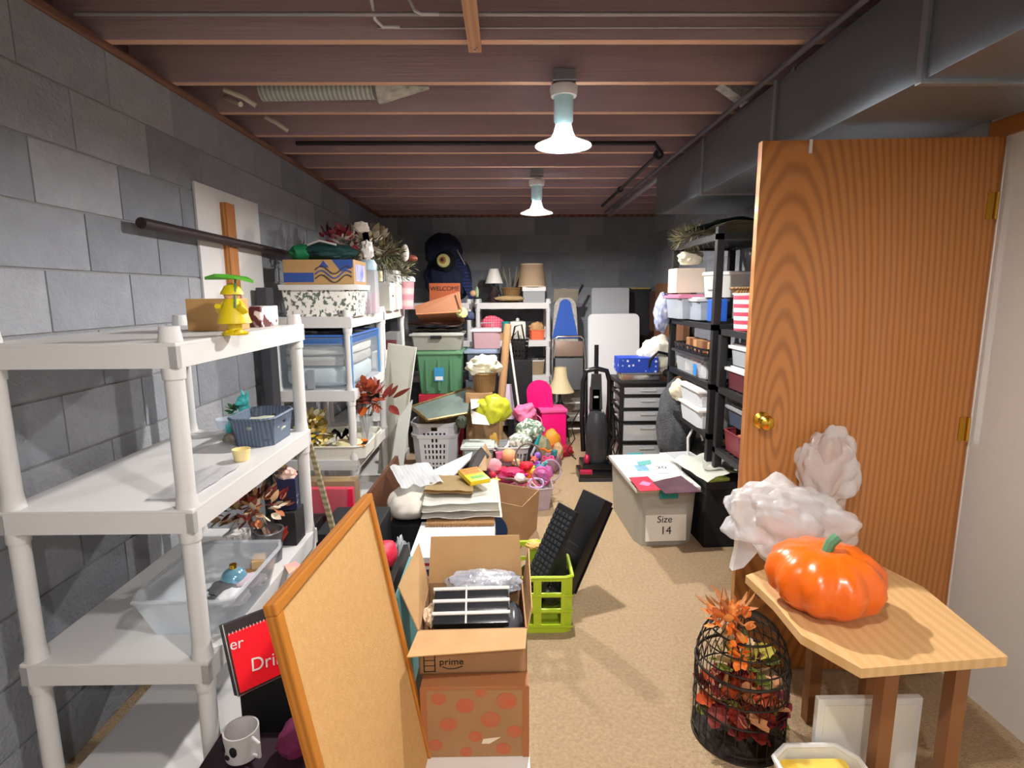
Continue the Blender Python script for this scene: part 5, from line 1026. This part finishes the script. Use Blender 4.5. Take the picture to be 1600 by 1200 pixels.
# wicker basket with cream cloth on box
cx, z, w, h = rect(736, 586, 776, 615, 4.7)
stackbox('plain brown carton supporting the wicker basket with cream cloth', cx-.16, 4.72, 0, cx+.07, 4.98, z-.002, 'a8825a')
t = thing('wicker_basket', 'brown wicker basket topped with ruffled cream cloth', 'basket', (cx, 4.84, z)); B().shell(w*.8, .2, h, 1.2, round_=True, N=40, M=8, rim=.01, th=.008).done('body', WICKER, t, smooth=True)
B().blob((0, 0, h+.06), (w*.66, .13, .09), .25, 2, 6, 4, -.9, .4).done('cream_cloth', mat('e2dcc6', .85), t, smooth=True)
# lime bag
soft('lime_bag', 'crumpled lime yellow plastic bag behind the laundry baskets', 'bag', aY(771, 640, 4.55)-Vector((0, 0, .10)), (.15, .12, .125), mat('dce03c', .35, kind='blotch', col2='b8c02a', sc=6, bump=.6, bsc=25), .28, 1.6, ridge=.35)
stackbox('brown carton hidden under the crumpled lime bag', -.26, 4.50, 0, -.06, 4.68, aY(771, 640, 4.55).z-.102, '8a6a48')

# ------------------------------------------------------------------ laundry baskets
q = aZ(680, 742, 0); lw = aY(716, 700, q.y).x-aY(642, 700, q.y).x
def lb_hole(i, j): s = i % 30; return (2 <= j <= 15 and j % 3 != 1 and 4 <= s <= 25 and s % 4 in (0, 1)) or (j in (17, 18) and 12 <= s <= 17)
lbm = mat('d3d5de', .45)
for k, (zz, lab) in enumerate(((0, 'white laundry basket with rows of square holes, lower of the nested pair'), (.099, 'white laundry basket nested on top, under the gilt tray'))):
    t = thing('laundry_basket', lab, 'laundry basket', (q.x, q.y+.16+.0*k, zz+.0), 0, 'nested laundry baskets')
    B().shell(lw*.84, .27, .33, 1.15, .06, .004, 120, 20, lb_hole, z0=.0).done('body', lbm, t, smooth=True)
    if k: B().blob((0, 0, .13), (lw*.36, .115, .125), .1, 3, 2, 3, -.96, .1, .6).done('dark_clothes', BLACKM, t, smooth=True)
    B().shell(lw*.84*1.15+.01, .27*1.15+.01, .03, 1.04, .06, .012, 80, 1, bottom=False, z0=.315).done('rim', lbm, t, smooth=True)
zr = .45
# ornate tilted tray / framed picture
t = quadboard('gilt_tray', 'gilt framed grey glass picture lying tilted over the laundry baskets', 'picture', [aZ(642, 636, zr+.12), aY(734, 606, 4.95), aY(735, 645, 4.6), aZ(668, 657, zr+.06)], .012, mat('5c6864', .2, kind='blotch', col2='7c8a86', sc=5))
ps = [aZ(642, 636, zr+.12), aY(734, 606, 4.95), aY(735, 645, 4.6), aZ(668, 657, zr+.06)]
gilt = mat('8a7340', .4, .4, kind='blotch', col2='5c4a2a', sc=30)
for i in range(4): B().tube([ps[i]-t.location, ps[(i+1) % 4]-t.location], .013, 6).done('frame_side', gilt, t)
t = tote('camo_basket', 'dark brown patterned fabric bin under the gilt picture', 'basket', (q.x+.02, q.y+.18, .38), lw*.7, .24, .13, mat('4a3a2a', .8, kind='blotch', col2='7a6440', sc=16), None, 1.15, fill=[mat('5a4630', .8)], fillh=.8)
soft('dark_foliage', 'tuft of grey-green artificial foliage at the right edge of the laundry baskets', 'artificial plant', aY(722, 668, 4.55), (.05, .05, .06), mat('4c5448', .9), sub=3, ridge=.6)
flat('white_card', 'white card with a torn edge behind the gilt picture', 'card', ((735, 612), (752, 610), (748, 636), (736, 640)), .62, .004, PAPER)
quadboard('white_paper', 'white paper sheet below the lime bag', 'paper', [aY(735, 640, 4.42), aY(758, 650, 4.4), aY(765, 664, 4.35), aY(738, 662, 4.35)], .004, PAPER)
cx, z, w, h = rect(724, 668, 770, 690, 4.35)
t = tote('clear_tub', 'clear tub with teal green contents right of the laundry baskets', 'tub', (cx, 4.34, 0.19), w*.95, .22, h+.02, mat('b8ccc8', .25, alpha=.55), mat('d4dcd8', .4, alpha=.8), 1.08, fill=[mat('4a9a7a', .7), mat('88b0a8', .7)], fillh=.9)
tote('white_tub', 'white lidded tub under the clear tub of teal pieces', 'tub', (cx, 4.34, 0), w*.9, .22, .165, mat('cdcdd4', .4), WHITE, 1.08)
t = tote('laundry_basket', 'small grey ribbed basket among the toys', 'laundry basket', (aY(800, 685, 4.35).x, 4.4, .16), .22, .2, .15, mat('b8bbbe', .5), None, 1.2, hole=lambda i, j: j in (1, 2, 3) and i % 2, N=64, M=6, rim=.008, fill=[mat('c9c9c0', .8)])
stackbox('plain carton base under the small grey ribbed basket', aY(800, 685, 4.35).x-.12, 4.28, 0, aY(800, 685, 4.35).x+.12, 4.52, .158, 'a88560')

# ------------------------------------------------------------------ pink toy seat
pz = aY(862, 683, 5.3)
t = thing('toy_chair', 'hot pink plastic toy seat with a rounded back', 'toy chair', (pz.x, 5.42, 0), .12)
zs = aY(862, 640, 5.3).z; zb = aY(840, 597, 5.3).z
B().box(-.12, -.13, 0, .13, .13, zs-.01, bev=.02).done('box_seat', HOTPINK, t, smooth=True); B().box(-.13, -.14, zs-.03, .14, .14, zs, bev=.012).done('seat_lid', mat('f45fa2', .35), t, smooth=True)
pts = []
for i in range(17): a = PI*i/16; pts.append((-.12+.125*math.cos(a), 0, zs+(zb-zs-.12)+.12*math.sin(a)))
pts = [(.02, 0, zs-.02)]+pts+[(-.235, 0, zs-.0)]
B().prism(pts, (0, .025, 0)).done('backrest', HOTPINK, t, (0, -.02, 0), (0, 0, -.25)); 
soft('pink_pouch', 'pink mesh pouch spilling in front of the toy seat', 'bag', aY(820, 648, 5.0)-Vector((0, 0, .06)), (.11, .1, .09), mat('f27aa8', .6), .3, 1.6, ridge=.3)
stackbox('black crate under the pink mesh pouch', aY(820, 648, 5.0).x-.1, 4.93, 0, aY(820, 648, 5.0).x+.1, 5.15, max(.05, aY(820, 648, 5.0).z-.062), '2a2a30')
soft('red_cushion', 'red cloth bundle at the foot of the pink toy seat', 'cloth', (aZ(868, 686, .05).x, 5.12, .0), (.13, .09, .062), mat('a8182c', .8), ridge=.3)

# ------------------------------------------------------------------ toys heap
toyb = tote('toy_bin', 'clear bin brimming with pink and orange toys beside the aisle', 'bin', (.05, 4.02, 0), .50, .55, .17, mat('c8b8c0', .3, alpha=.6), None, 1.1, fill=[mat('c83a70', .7), mat('8a4a64', .7), mat('d8b09a', .7)], fillh=.9)
stackbox('low brown carton left of the toy bin', -.48, 3.88, 0, -.24, 4.14, .10, '94704a')
def toy(lab, px, py, z, r, m, name='soft_toy', cat='toy', **k): return soft(name, lab, cat, aZ(px, py, z)-Vector((0, 0, r[2]*.8)), r, mat(m, .6) if isinstance(m, str) else m, sub=3, **k)
toy('yellow plush toy sitting high in the toy heap', 772, 690, .30, (.045, .045, .1), 'dcae48')
toy('round peach ball in the toy heap', 795, 712, .26, (.065, .06, .055), 'f0a878', amp=.02, ridge=0, name='ball', cat='ball')
toy('pink plush lump left in the toy heap', 772, 728, .24, (.06, .05, .06), 'f0a4b0')
toy('magenta cloth scrap in the toy heap', 800, 738, .24, (.09, .07, .035), 'd0205c', name='cloth', cat='cloth')
toy('dark magenta scrap in front of the toy heap', 788, 748, .2, (.08, .06, .04), '8f2050', name='cloth', cat='cloth')
toy('white plush lump left of the orange cup', 812, 748, .24, (.04, .04, .04), 'efe6e4')
toy('violet pink ribbon pile at the right of the toy heap', 850, 738, .2, (.07, .08, .06), 'c06aa8', name='cloth', cat='cloth')
toy('orange scarf draped at the back of the toy heap', 862, 692, .11, (.09, .06, .13), 'e89a2c', name='scarf', cat='scarf')
toy('olive cloth bag at the right back of the toy heap', 845, 700, .10, (.10, .10, .125), '8f8a6a', name='cloth_bag', cat='bag')
toy('mauve cloth at the right front of the toy heap', 862, 722, .08, (.08, .09, .10), 'a07a8a', name='cloth', cat='cloth')
toy('tan plush patch at the far right of the toy heap', 872, 706, .07, (.05, .06, .085), 'c9a47a')
toy('pale green floral cloth high on the toy heap', 828, 672, .40, (.12, .09, .09), mat('e2e2d2', .8, kind='blotch', col2='6a8470', sc=34, sharp=.05), name='cloth', cat='cloth')
toy('white floral cloth in the middle of the toy heap', 812, 690, .34, (.1, .08, .07), mat('e6e4da', .8, kind='blotch', col2='8a9a88', sc=38, sharp=.05), name='cloth', cat='cloth')
toy('bright red ribbon bow in the toy heap', 822, 728, .28, (.05, .04, .035), 'd81c30', name='ribbon', cat='ribbon')
t = thing('toy_cup', 'orange plastic toy cup at the front of the toy heap', 'cup', aZ(827, 745, .19)); B().lathe([(.03, 0), (.04, .075), (.036, .075), (.026, .008)], 20).done('body', ORANGE, t, smooth=True); B().lathe([(.04, .07), (.043, .08), (.036, .08)], 20).done('rim', YELLOW, t, smooth=True)
t = thing('teal_cloth', 'teal hair clip on a white handle standing up in the toy heap', 'toy', aZ(838, 700, .3)); B().tube([(-.04, 0, -.06), (0, 0, .03)], .01).done('handle', mat('c8d4dc', .4), t, smooth=True); B().tube([(0, 0, .03), (.03, 0, .11)], .018, 8, r1=.008).done('clip', TEAL, t, smooth=True)
for k, (px, py, r, c1, lab) in enumerate(((845, 745, .06, 'd84a90', 'magenta plastic hoop right of the orange toy cup'), (860, 735, .075, 'b0a0b8', 'lilac hoop at the right end of the toy heap'), (826, 715, .1, '6a5a54', 'thin brown cord loop over the toy heap'), (835, 660, .07, 'f080a8', 'pink wire hoop above the toy heap'))):
    t = thing('hoop', lab, 'hoop', aZ(px, py, .22+.08*(k > 1))); B().tube([(r*math.cos(a), .3*r*math.sin(a), r*math.sin(a)) for a in [i*PI/12 for i in range(24)]], .006, 6, True).done('ring', mat(c1, .4), t, smooth=True)
for k, (px, py, z, c1, lab) in enumerate(((760, 722, .24, 'e8b8c8', 'pale pink block toy'), (842, 760, .1, '98a0a8', 'grey toy block hanging at the front'), (806, 722, .22, 'f0d0a0', 'cream block toy'), (838, 726, .24, '8a4ab0', 'purple block toy'), (785, 735, .22, 'e83c50', 'red block toy'), (856, 752, .1, 'd0a8b8', 'dusty pink block toy'))):
    tag(B().box(-.03, -.025, -.02, .03, .025, .02, bev=.008).done('toy_block', mat(c1, .5), None, aZ(px, py, z), (rnd.uniform(-.5, .5), rnd.uniform(-.5, .5), k)), lab+' in the toy heap', 'toy')
def toyset(kind, lab, px, py, z, sz, c1, rot=(0, 0, 0)):
    p = aZ(px, py, z); m = mat(c1, .5)
    if kind == 'ball': b = B().blob((0, 0, 0), (sz, sz, sz), 0, sub=3)
    elif kind == 'ring': b = B().tube([(sz*math.cos(a), sz*math.sin(a)*.8, .01*math.sin(3*a)) for a in [i*PI/10 for i in range(20)]], .008, 6, True)
    elif kind == 'stick': b = B().tube([(-sz, 0, 0), (-sz*.3, 0, .01), (sz*.4, 0, -.005), (sz, 0, .012)], .011, 8)
    elif kind == 'cup': b = B().lathe([(sz*.7, 0), (sz, sz*1.6), (sz*.9, sz*1.6), (sz*.6, .006)], 18)
    elif kind == 'shoe': b = B().blob((0, 0, 0), (sz, sz*.4, sz*.3), .05, sub=3).blob((-sz*.5, 0, sz*.3), (sz*.4, sz*.35, sz*.4), .05, sub=3)
    elif kind == 'star': b = B().prism([((sz if i % 2 == 0 else sz*.45)*math.cos(i*PI/5), (sz if i % 2 == 0 else sz*.45)*math.sin(i*PI/5), 0) for i in range(10)], (0, 0, .018))
    o = b.done({'ring': 'toy_ring', 'ball': 'ball', 'stick': 'toy_wand', 'cup': 'toy_cup', 'shoe': 'toy_shoe', 'star': 'toy_star'}[kind], m, None, p, rot, smooth=kind != 'star')
    return tag(o, lab+' in the toy heap', 'toy')
for a in (('ring', 'turquoise ring lying flat', 806, 704, .27, .05, '5ac0b8'), ('ring', 'hot pink ring at the right', 856, 716, .2, .045, 'f03a80'), ('ring', 'pale lilac ring at the front', 838, 755, .18, .05, 'c8b0dc', (.8, 0, 0)),
          ('stick', 'magenta wand pointing right', 812, 742, .25, .07, 'c81c70', (.2, .3, .6)), ('stick', 'white wand beside the peach ball', 790, 700, .3, .07, 'e8e4e8', (0, -.6, .9)), ('stick', 'aqua wand near the lilac hoop', 846, 728, .25, .06, '48b8c0', (0, -.5, -.7)),
          ('stick', 'orange wand under the scarf', 852, 704, .2, .06, 'e87828', (0, .3, .3)), ('cup', 'pink cup at the back left', 780, 716, .26, .03, 'f088a8'), ('cup', 'teal cup by the tan plush', 866, 712, .16, .028, '3a9aa0'),
          ('ball', 'small yellow ball at the front', 832, 736, .24, .026, 'f0cc3c'), ('ball', 'small violet ball at the back', 840, 712, .25, .03, '8a5cb8'), ('ball', 'small red ball at the left', 770, 742, .22, .026, 'd02038'), ('ball', 'small cream ball by the pink block', 762, 712, .27, .028, 'efe0c8'),
          ('shoe', 'pink doll shoe near the orange cup', 818, 756, .2, .045, 'f06a9c', (0, 0, .4)), ('shoe', 'white doll shoe at the right front', 850, 762, .08, .045, 'ece8e6', (0, 0, -.5)), ('star', 'yellow star at the left front', 775, 752, .2, .035, 'f0b83c', (.6, 0, .2)), ('star', 'coral star near the red bow', 834, 718, .28, .035, 'f0705c', (.7, .2, 0)),
          ('stick', 'brown wand across the front', 806, 752, .23, .08, '6a4434', (0, .1, -.3)), ('shoe', 'maroon doll shoe at the left', 760, 735, .23, .045, '7a1c3c', (0, 0, 1.0)), ('ring', 'white ring at the left back', 768, 700, .3, .04, 'e8e8e8', (.5, 0, 0))): toyset(*a)
# brown folders leaning
quadboard('brown_folder', 'tall dark brown folder leaning behind the white linen pile', 'folder', [aY(700, 755, 3.35), aY(752, 698, 3.75), aY(764, 712, 3.7), aY(722, 760, 3.3)], .012, mat('1f1412', .5))
quadboard('tan_folder', 'tan card leaning right of the dark brown folder', 'folder', [aY(735, 735, 3.5), aY(758, 692, 3.85), aY(768, 712, 3.8), aY(760, 735, 3.5)], .006, mat('a88a68', .8))
quadboard('maroon_folder', 'maroon folder low behind the open brown carton', 'folder', [aY(718, 762, 3.3), aY(757, 722, 3.6), aY(768, 748, 3.55), aY(735, 770, 3.3)], .01, mat('34121e', .5))
quadboard('grey_mailer', 'long grey-white padded sheet leaning up to the brown folders', 'sheet', [aY(640, 765, 3.1), aY(660, 742, 3.3), aY(738, 706, 3.6), aY(735, 716, 3.5), aY(700, 752, 3.2)], .01, mat('d3d5dc', .6))

# ------------------------------------------------------------------ open brown carton (corner toward the viewer)
zc = .27
pf, pr_, pb_, pl_ = aZ(816, 792, zc), aZ(843, 765, zc), aZ(749, 748, zc), aZ(722, 772, zc)
c = (pf+pr_+pb_+pl_)/4; c.z = 0
t = thing('carton', 'open brown carton with a dark blue round print on the carpet by the toys', 'box', c)
ps = [p-c for p in (pl_, pf, pr_, pb_)]
bc = mat('a98560', .85, kind='noise', col2='b8926a', sc=10)
for i in range(4):
    a, b_ = ps[i].copy(), ps[(i+1) % 4].copy(); a.z = b_.z = 0; n = (b_-a).cross(Vector((0, 0, 1))).normalized()*-.005
    k = .93
    B().hexa([a*k, b_*k, b_*k+n, a*k+n], [a+Vector((0, 0, zc)), b_+Vector((0, 0, zc)), b_+n+Vector((0, 0, zc)), a+n+Vector((0, 0, zc))]).done('side', bc, t)
B().prism([Vector((p.x*.93, p.y*.93, 0)) for p in ps], (0, 0, .005)).done('bottom', CARDD, t)
dd = (ps[1]-ps[0]); dd.z = 0; ax = dd.normalized(); nn = ax.cross(Vector((0, 0, 1)))
mid = ps[0]*.45*.97+ps[1]*.55*.97; mid.z = .1
pc = [mid+nn*.012+ax*.1*math.cos(a)+Vector((0, 0, .09*math.sin(a))) for a in [i*PI/12 for i in range(24)]]
B().prism(pc, nn*.002).done('printed_disc', mat('1d3a62', .6), t)
B().prism([mid+nn*.0145+ax*(-.03+.05*math.cos(a))+Vector((0, 0, -.02+.05*math.sin(a))) for a in [i*PI/10 for i in range(20)]], nn*.001).done('inner_disc', mat('8a7a6a', .6), t)
soft('yellow_paper', 'pale orange paper at the back of the lime crate', 'paper', aZ(835, 855, .24), (.05, .04, .02), mat('e0b468', .7), sub=3, ridge=.5)

# ------------------------------------------------------------------ white carton and linen pile
cx, _, w, _ = rect(636, 870, 768, 900, 2.36)
t = carton('postal_carton', 'white postal carton with red stripes and blue emblem under the linen pile', (cx+.01, 2.56, 0), w, .40, .345, mat('e6e4e6', .6), 0, tape=False)
rs = mat('b02a3c', .5)
B().box(-w/2, -.2015, .305, w/2, -.2, .318).done('red_stripe', rs, t)
B().box(-w/2-.0012, -.2, .305, -w/2, .2, .318).done('red_stripe', rs, t)
B().prism([(-w/2+.05, -.2015, .255), (-w/2+.12, -.2015, .255), (-w/2+.1, -.2015, .29), (-w/2+.07, -.2015, .285)], (0, .001, 0)).done('blue_emblem', mat('24346a', .5), t)
B().box(-w/2+.045, -.2015, .22, -w/2+.11, -.2, .228).box(-w/2+.045, -.2015, .2, -w/2+.10, -.2, .205).done('printed_lines', GREY, t)
zp = .347
t = thing('corrugated_card', 'piece of ribbed brown cardboard between white carton and linens', 'cardboard', (cx+.02, 2.88, zp))
stackbox('cream carton under the back of the linen stack', cx-.16, 2.78, 0, cx+.16, 3.12, .345, 'd0c8b8'); b = B()
for k in range(24): b.box(-.17+k*.0145, -.19, 0, -.162+k*.0145, .17, .018)
b.box(-.17, -.185, .003, .18, .17, .015); b.done('ribs', mat('a47e54', .85), t)
fold_stack('white_linen', 'stack of folded white linens on the ribbed cardboard', 'linen', (cx+.02, 2.93, zp+.02), .42, .42, 3, .034, mat('f0eee8', .8), .05, .012)
soft('cream_cushion', 'cream fabric bundle hanging at the left of the linen stack', 'cushion', (cx-.27, 2.96, .315), (.13, .18, .085), mat('d8d3c8', .85), .08, 1.5, ridge=.15)
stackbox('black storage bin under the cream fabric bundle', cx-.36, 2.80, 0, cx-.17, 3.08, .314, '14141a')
fold_stack('white_towel', 'white ribbed towel draped over the left of the linen stack', 'towel', (cx-.26, 3.08, zp+.135), .24, .42, 1, .034, mat('eceef0', .85, kind='bandx', col2='e4e6ea', sc=14), .35, .025)
fold_stack('tan_envelope', 'tan folded paper bag beneath the yellow pack', 'paper bag', (cx-.04, 2.95, zp+.125), .27, .26, 2, .014, mat('c4ab7c', .75), -.08, .008)
t = thing('candy_pack', 'bright yellow pack with orange lettering on the tan paper bag', 'packet', (cx+.08, 2.98, zp+.158), .45); t.rotation_euler = (.12, 0, .5)
B().box(-.06, -.085, 0, .06, .085, .028, bev=.008).done('body', mat('f2d21c', .35), t, smooth=True)
B().box(-.058, .0, .0282, .058, .08, .0288).done('orange_panel', mat('f0862a', .4), t); text('GLOW', .034, t, (0, .055, .029), (0, 0, 0), mat('c03a18', .5)); text('STICKS', .026, t, (0, .022, .029), (0, 0, 0), mat('c03a18', .5)); B().box(-.04, -.06, .0282, .04, -.025, .0288).done('green_panel', mat('5a9a3c', .5), t)
soft('red_gift_bag', 'red gift bag with small white specks between cork board and cartons', 'bag', aY(604, 885, 2.35), (.05, .08, .06), mat('d01c44', .5, kind='dots', col2='c8143c', sc=70, fac=.1, sharp=.03), .1, flat=-.95, sub=3)
GB = aY(604, 885, 2.35)
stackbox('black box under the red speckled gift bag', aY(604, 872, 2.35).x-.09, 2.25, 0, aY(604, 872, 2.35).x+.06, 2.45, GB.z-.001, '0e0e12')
soft('grey_plastic', 'grey plastic wrap left of the white postal carton', 'plastic', (cx-.27, 2.60, .0), (.05, .12, .18), mat('9ca2a6', .35), ridge=.5)

# ------------------------------------------------------------------ right foreground: bench, pumpkin, bags, cage
tw = mat('d8b07c', .5, kind='wave', col2='d0a66e', sc=3, dist=4, aniso=(3, .4, 1))
TZ = .55; b1 = aZ(1165, 899, TZ); b2 = aZ(1252, 992, TZ)
t = thing('wooden_stool', 'blond wood stool with shaped top under the pumpkin at right', 'stool', (1.05, (b1.y+b2.y)/2, 0))
L0 = t.location
m1 = (b1+b2)/2
pts = [b1, Vector((b1.x+.1, b1.y+.05, 0)), Vector((1.34, b1.y+.05, 0)), Vector((1.38, 1.7, 0)), Vector((1.34, 1.34, 0)), Vector((b2.x+.08, 1.30, 0)), b2, Vector((m1.x+.01, m1.y, 0))]
pts = [Vector((p.x-L0.x, p.y-L0.y, TZ-.028)) for p in pts]
B().prism(pts, (0, 0, .028)).done('seat', tw, t)
for (x, y) in ((1.08, b1.y-.02), (1.28, b1.y-.02), (1.28, 1.42), (1.08, 1.42)): B().box(x-.02-L0.x, y-.02-L0.y, 0, x+.02-L0.x, y+.02-L0.y, TZ-.028).done('leg', mat('8a5a34', .5), t)
B().box(.86-L0.x, b1.y-.03-L0.y, TZ-.07, 1.3-L0.x, b1.y-.01-L0.y, TZ-.028).done('apron', mat('6f4526', .5), t)
t = thing('pumpkin', 'shiny orange plastic pumpkin on the blond stool at right', 'pumpkin', (.985, 1.60, TZ+.001)); b = B(); n = 48
n = 80; b.lathe([(.06, 0), (.115, .012), (.158, .05), (.172, .095), (.162, .14), (.12, .175), (.05, .188), (.01, .18)], n)
for v in b.bm.verts:
    a = math.atan2(v.co.y, v.co.x); k_ = 1-.10*abs(math.cos(a*5))**3; v.co.x *= k_; v.co.y *= k_
b.done('body', mat('e8660c', .3, coat=.4), t, smooth=True); B().tube([(0, 0, .175), (.01, 0, .205), (.03, 0, .225)], .016, 8).done('stem', GREENT, t, smooth=True)
def bag(lab, c, r, seed, rot=(0, 0, 0)):
    t = thing('plastic_bag', lab, 'bag', c, rot=rot)
    B().blob((0, 0, 0), r, .16, 1.5, seed, 5, None, .6, .9).done('body', BAGW, t, smooth=True); return t
t = bag('crumpled white plastic bag spilling left above the pumpkin', (1.02, 1.90, .70), (.23, .12, .145), 12, (0, .25, 0))
B().prism([(-.2, -.02, .0), (-.09, -.05, -.10), (-.12, -.03, -.20), (-.145, -.01, -.23), (-.15, 0, -.12)], (0, .03, 0)).done('handle_loop', BAGW, t, smooth=True)
bag('second white plastic bag standing behind at the right edge', (1.20, 2.0, .86), (.11, .08, .15), 5)
# bird cage
cg = Vector((.80, 1.72, 0)); cr = .150; ch = .455
cwire = mat('2a221c', .5, .3)
t = thing('bird_cage', 'dark wire bird cage full of silk autumn leaves on the carpet', 'bird cage', (cg.x, cg.y, 0))
def prof(z):
    if z < ch*.6: return cr
    u = (z-ch*.6)/(ch*.4); return cr*math.sqrt(max(0, 1-u*u))*.985+.002
me = None
zs_ = [0, .1, .2, ch*.6]+[ch*.6+ch*.4*math.sin(i*PI/16) for i in range(1, 9)]
for k in range(28):
    if me is None: o = B().tube([(prof(z), 0, z) for z in zs_], .0017, 5).done('wire', cwire, t, smooth=True); me = o.data
    else: inst(me, 'wire', t, (0, 0, 0), (0, 0, k*2*PI/28))
for z, r in ((.004, .005), (.03, .003), (.13, .004), (.2, .003), (ch*.6, .0055), (.31, .003), (.36, .003), (.40, .004)):
    B().tube([(prof(z)*math.cos(a), prof(z)*math.sin(a), z) for a in [i*PI/20 for i in range(40)]], r, 6, True).done('ring', cwire, t, smooth=True)
for k in range(28):
    a = k*2*PI/28
    if k == 0: o = B().tube([(prof(.27)*math.cos(q)+.001, prof(.27)*math.sin(q), .205+.05*math.sin(PI*(q+.112)/.224)) for q in [-.112+.224*i/8 for i in range(9)]], .0018, 4).done('scroll', cwire, t); ms = o.data
    else: inst(ms, 'scroll', t, (0, 0, 0), (0, 0, a))
B().lathe([(cr, -.0), (cr, .006)], 32, (0, 0, .0)).done('floor_plate', cwire, t)
B().tube([(0, 0, ch), (0, 0, ch+.01), (.015, 0, ch+.02), (0, 0, ch+.03), (-.015, 0, ch+.02), (0, 0, ch+.01)], .003, 6).done('hanging_loop', cwire, t, smooth=True)
ag = thing('autumn_leaves', 'bunch of red, orange, green and cream silk leaves inside the bird cage', 'artificial leaves', (cg.x, cg.y, .008))
lv = [leaf_mesh(mat(c, .6), .07, .024, .35, lobes=True) for c in ('8c2a20', 'b8481e', '7a1c28', 'c88a5c', '6f7a2c', 'b8a840', 'd8b890')]
spray(ag, lv[:3]+lv[3:4], 70, (-.02, -.04, .17), (.10, .085, .05), (.6, 1.1), seed=41)
spray(ag, lv[4:6], 44, (0, 0, .11), (.11, .11, .07), (.6, 1), seed=42)
spray(ag, lv[4:], 40, (0, .02, .25), (.1, .09, .06), (.5, .9), seed=43)
spray(ag, lv[:1]+lv[2:3], 30, (.03, -.06, .10), (.08, .06, .05), (.6, 1), seed=44)
B().tube([(0, 0, 0), (0, 0, .24)], .008).done('stem', BROWN, ag)
ot = thing('orange_blossoms', 'orange silk blossoms and tan twigs tied on the left of the cage top', 'artificial flowers', (cg.x-.05, cg.y-.07, .43))
ob = [leaf_mesh(mat(c, .6), .045, .02, .4) for c in ('f07a1c', 'e8944a', 'c8703c')]
spray(ot, ob, 46, (-.02, .02, .03), (.07, .05, .035), (.5, .9), seed=45, name='petal')
spray(ot, ob[:1], 22, (-.0, -.03, -.05), (.018, .012, .05), (.4, .7), seed=46, name='petal')
spray(ot, [leaf_mesh(mat('b87a4a', .7), .07, .008, .3)], 26, (-.01, .04, .05), (.07, .04, .04), (.6, 1), seed=47, name='twig')
B().tube([(0, -.01, -.12), (0, 0, .04)], .005).done('stem', BROWN, ot)
# yellow tray and white frame at the lower right
t = thing('yellow_tub', 'white rimmed tub with yellow contents at the lower right corner', 'tub', (.90, 1.36, 0)); B().shell(.22, .2, .17, 1.1, .04, .006, 48, 4, rim=.008).done('body', WHITE, t, smooth=True); B().box(-.1, -.09, .01, .1, .09, .15, bev=.02).done('yellow_contents', mat('f0c430', .6, kind='blotch', col2='f4e08a', sc=8), t)
t = thing('white_frame_board', 'white framed board standing behind the yellow tub at the right edge', 'board', (1.06, 1.50, 0)); B().box(-.12, 0, 0, .2, .02, .30, bev=.004).done('panel', WHITE, t); B().box(-.1, -.003, .02, .18, 0, .28).done('inset', mat('e0dcd4', .6), t)
# rest outside the photographed strip: nothing is invented beyond the bare walls and the added fill lamp
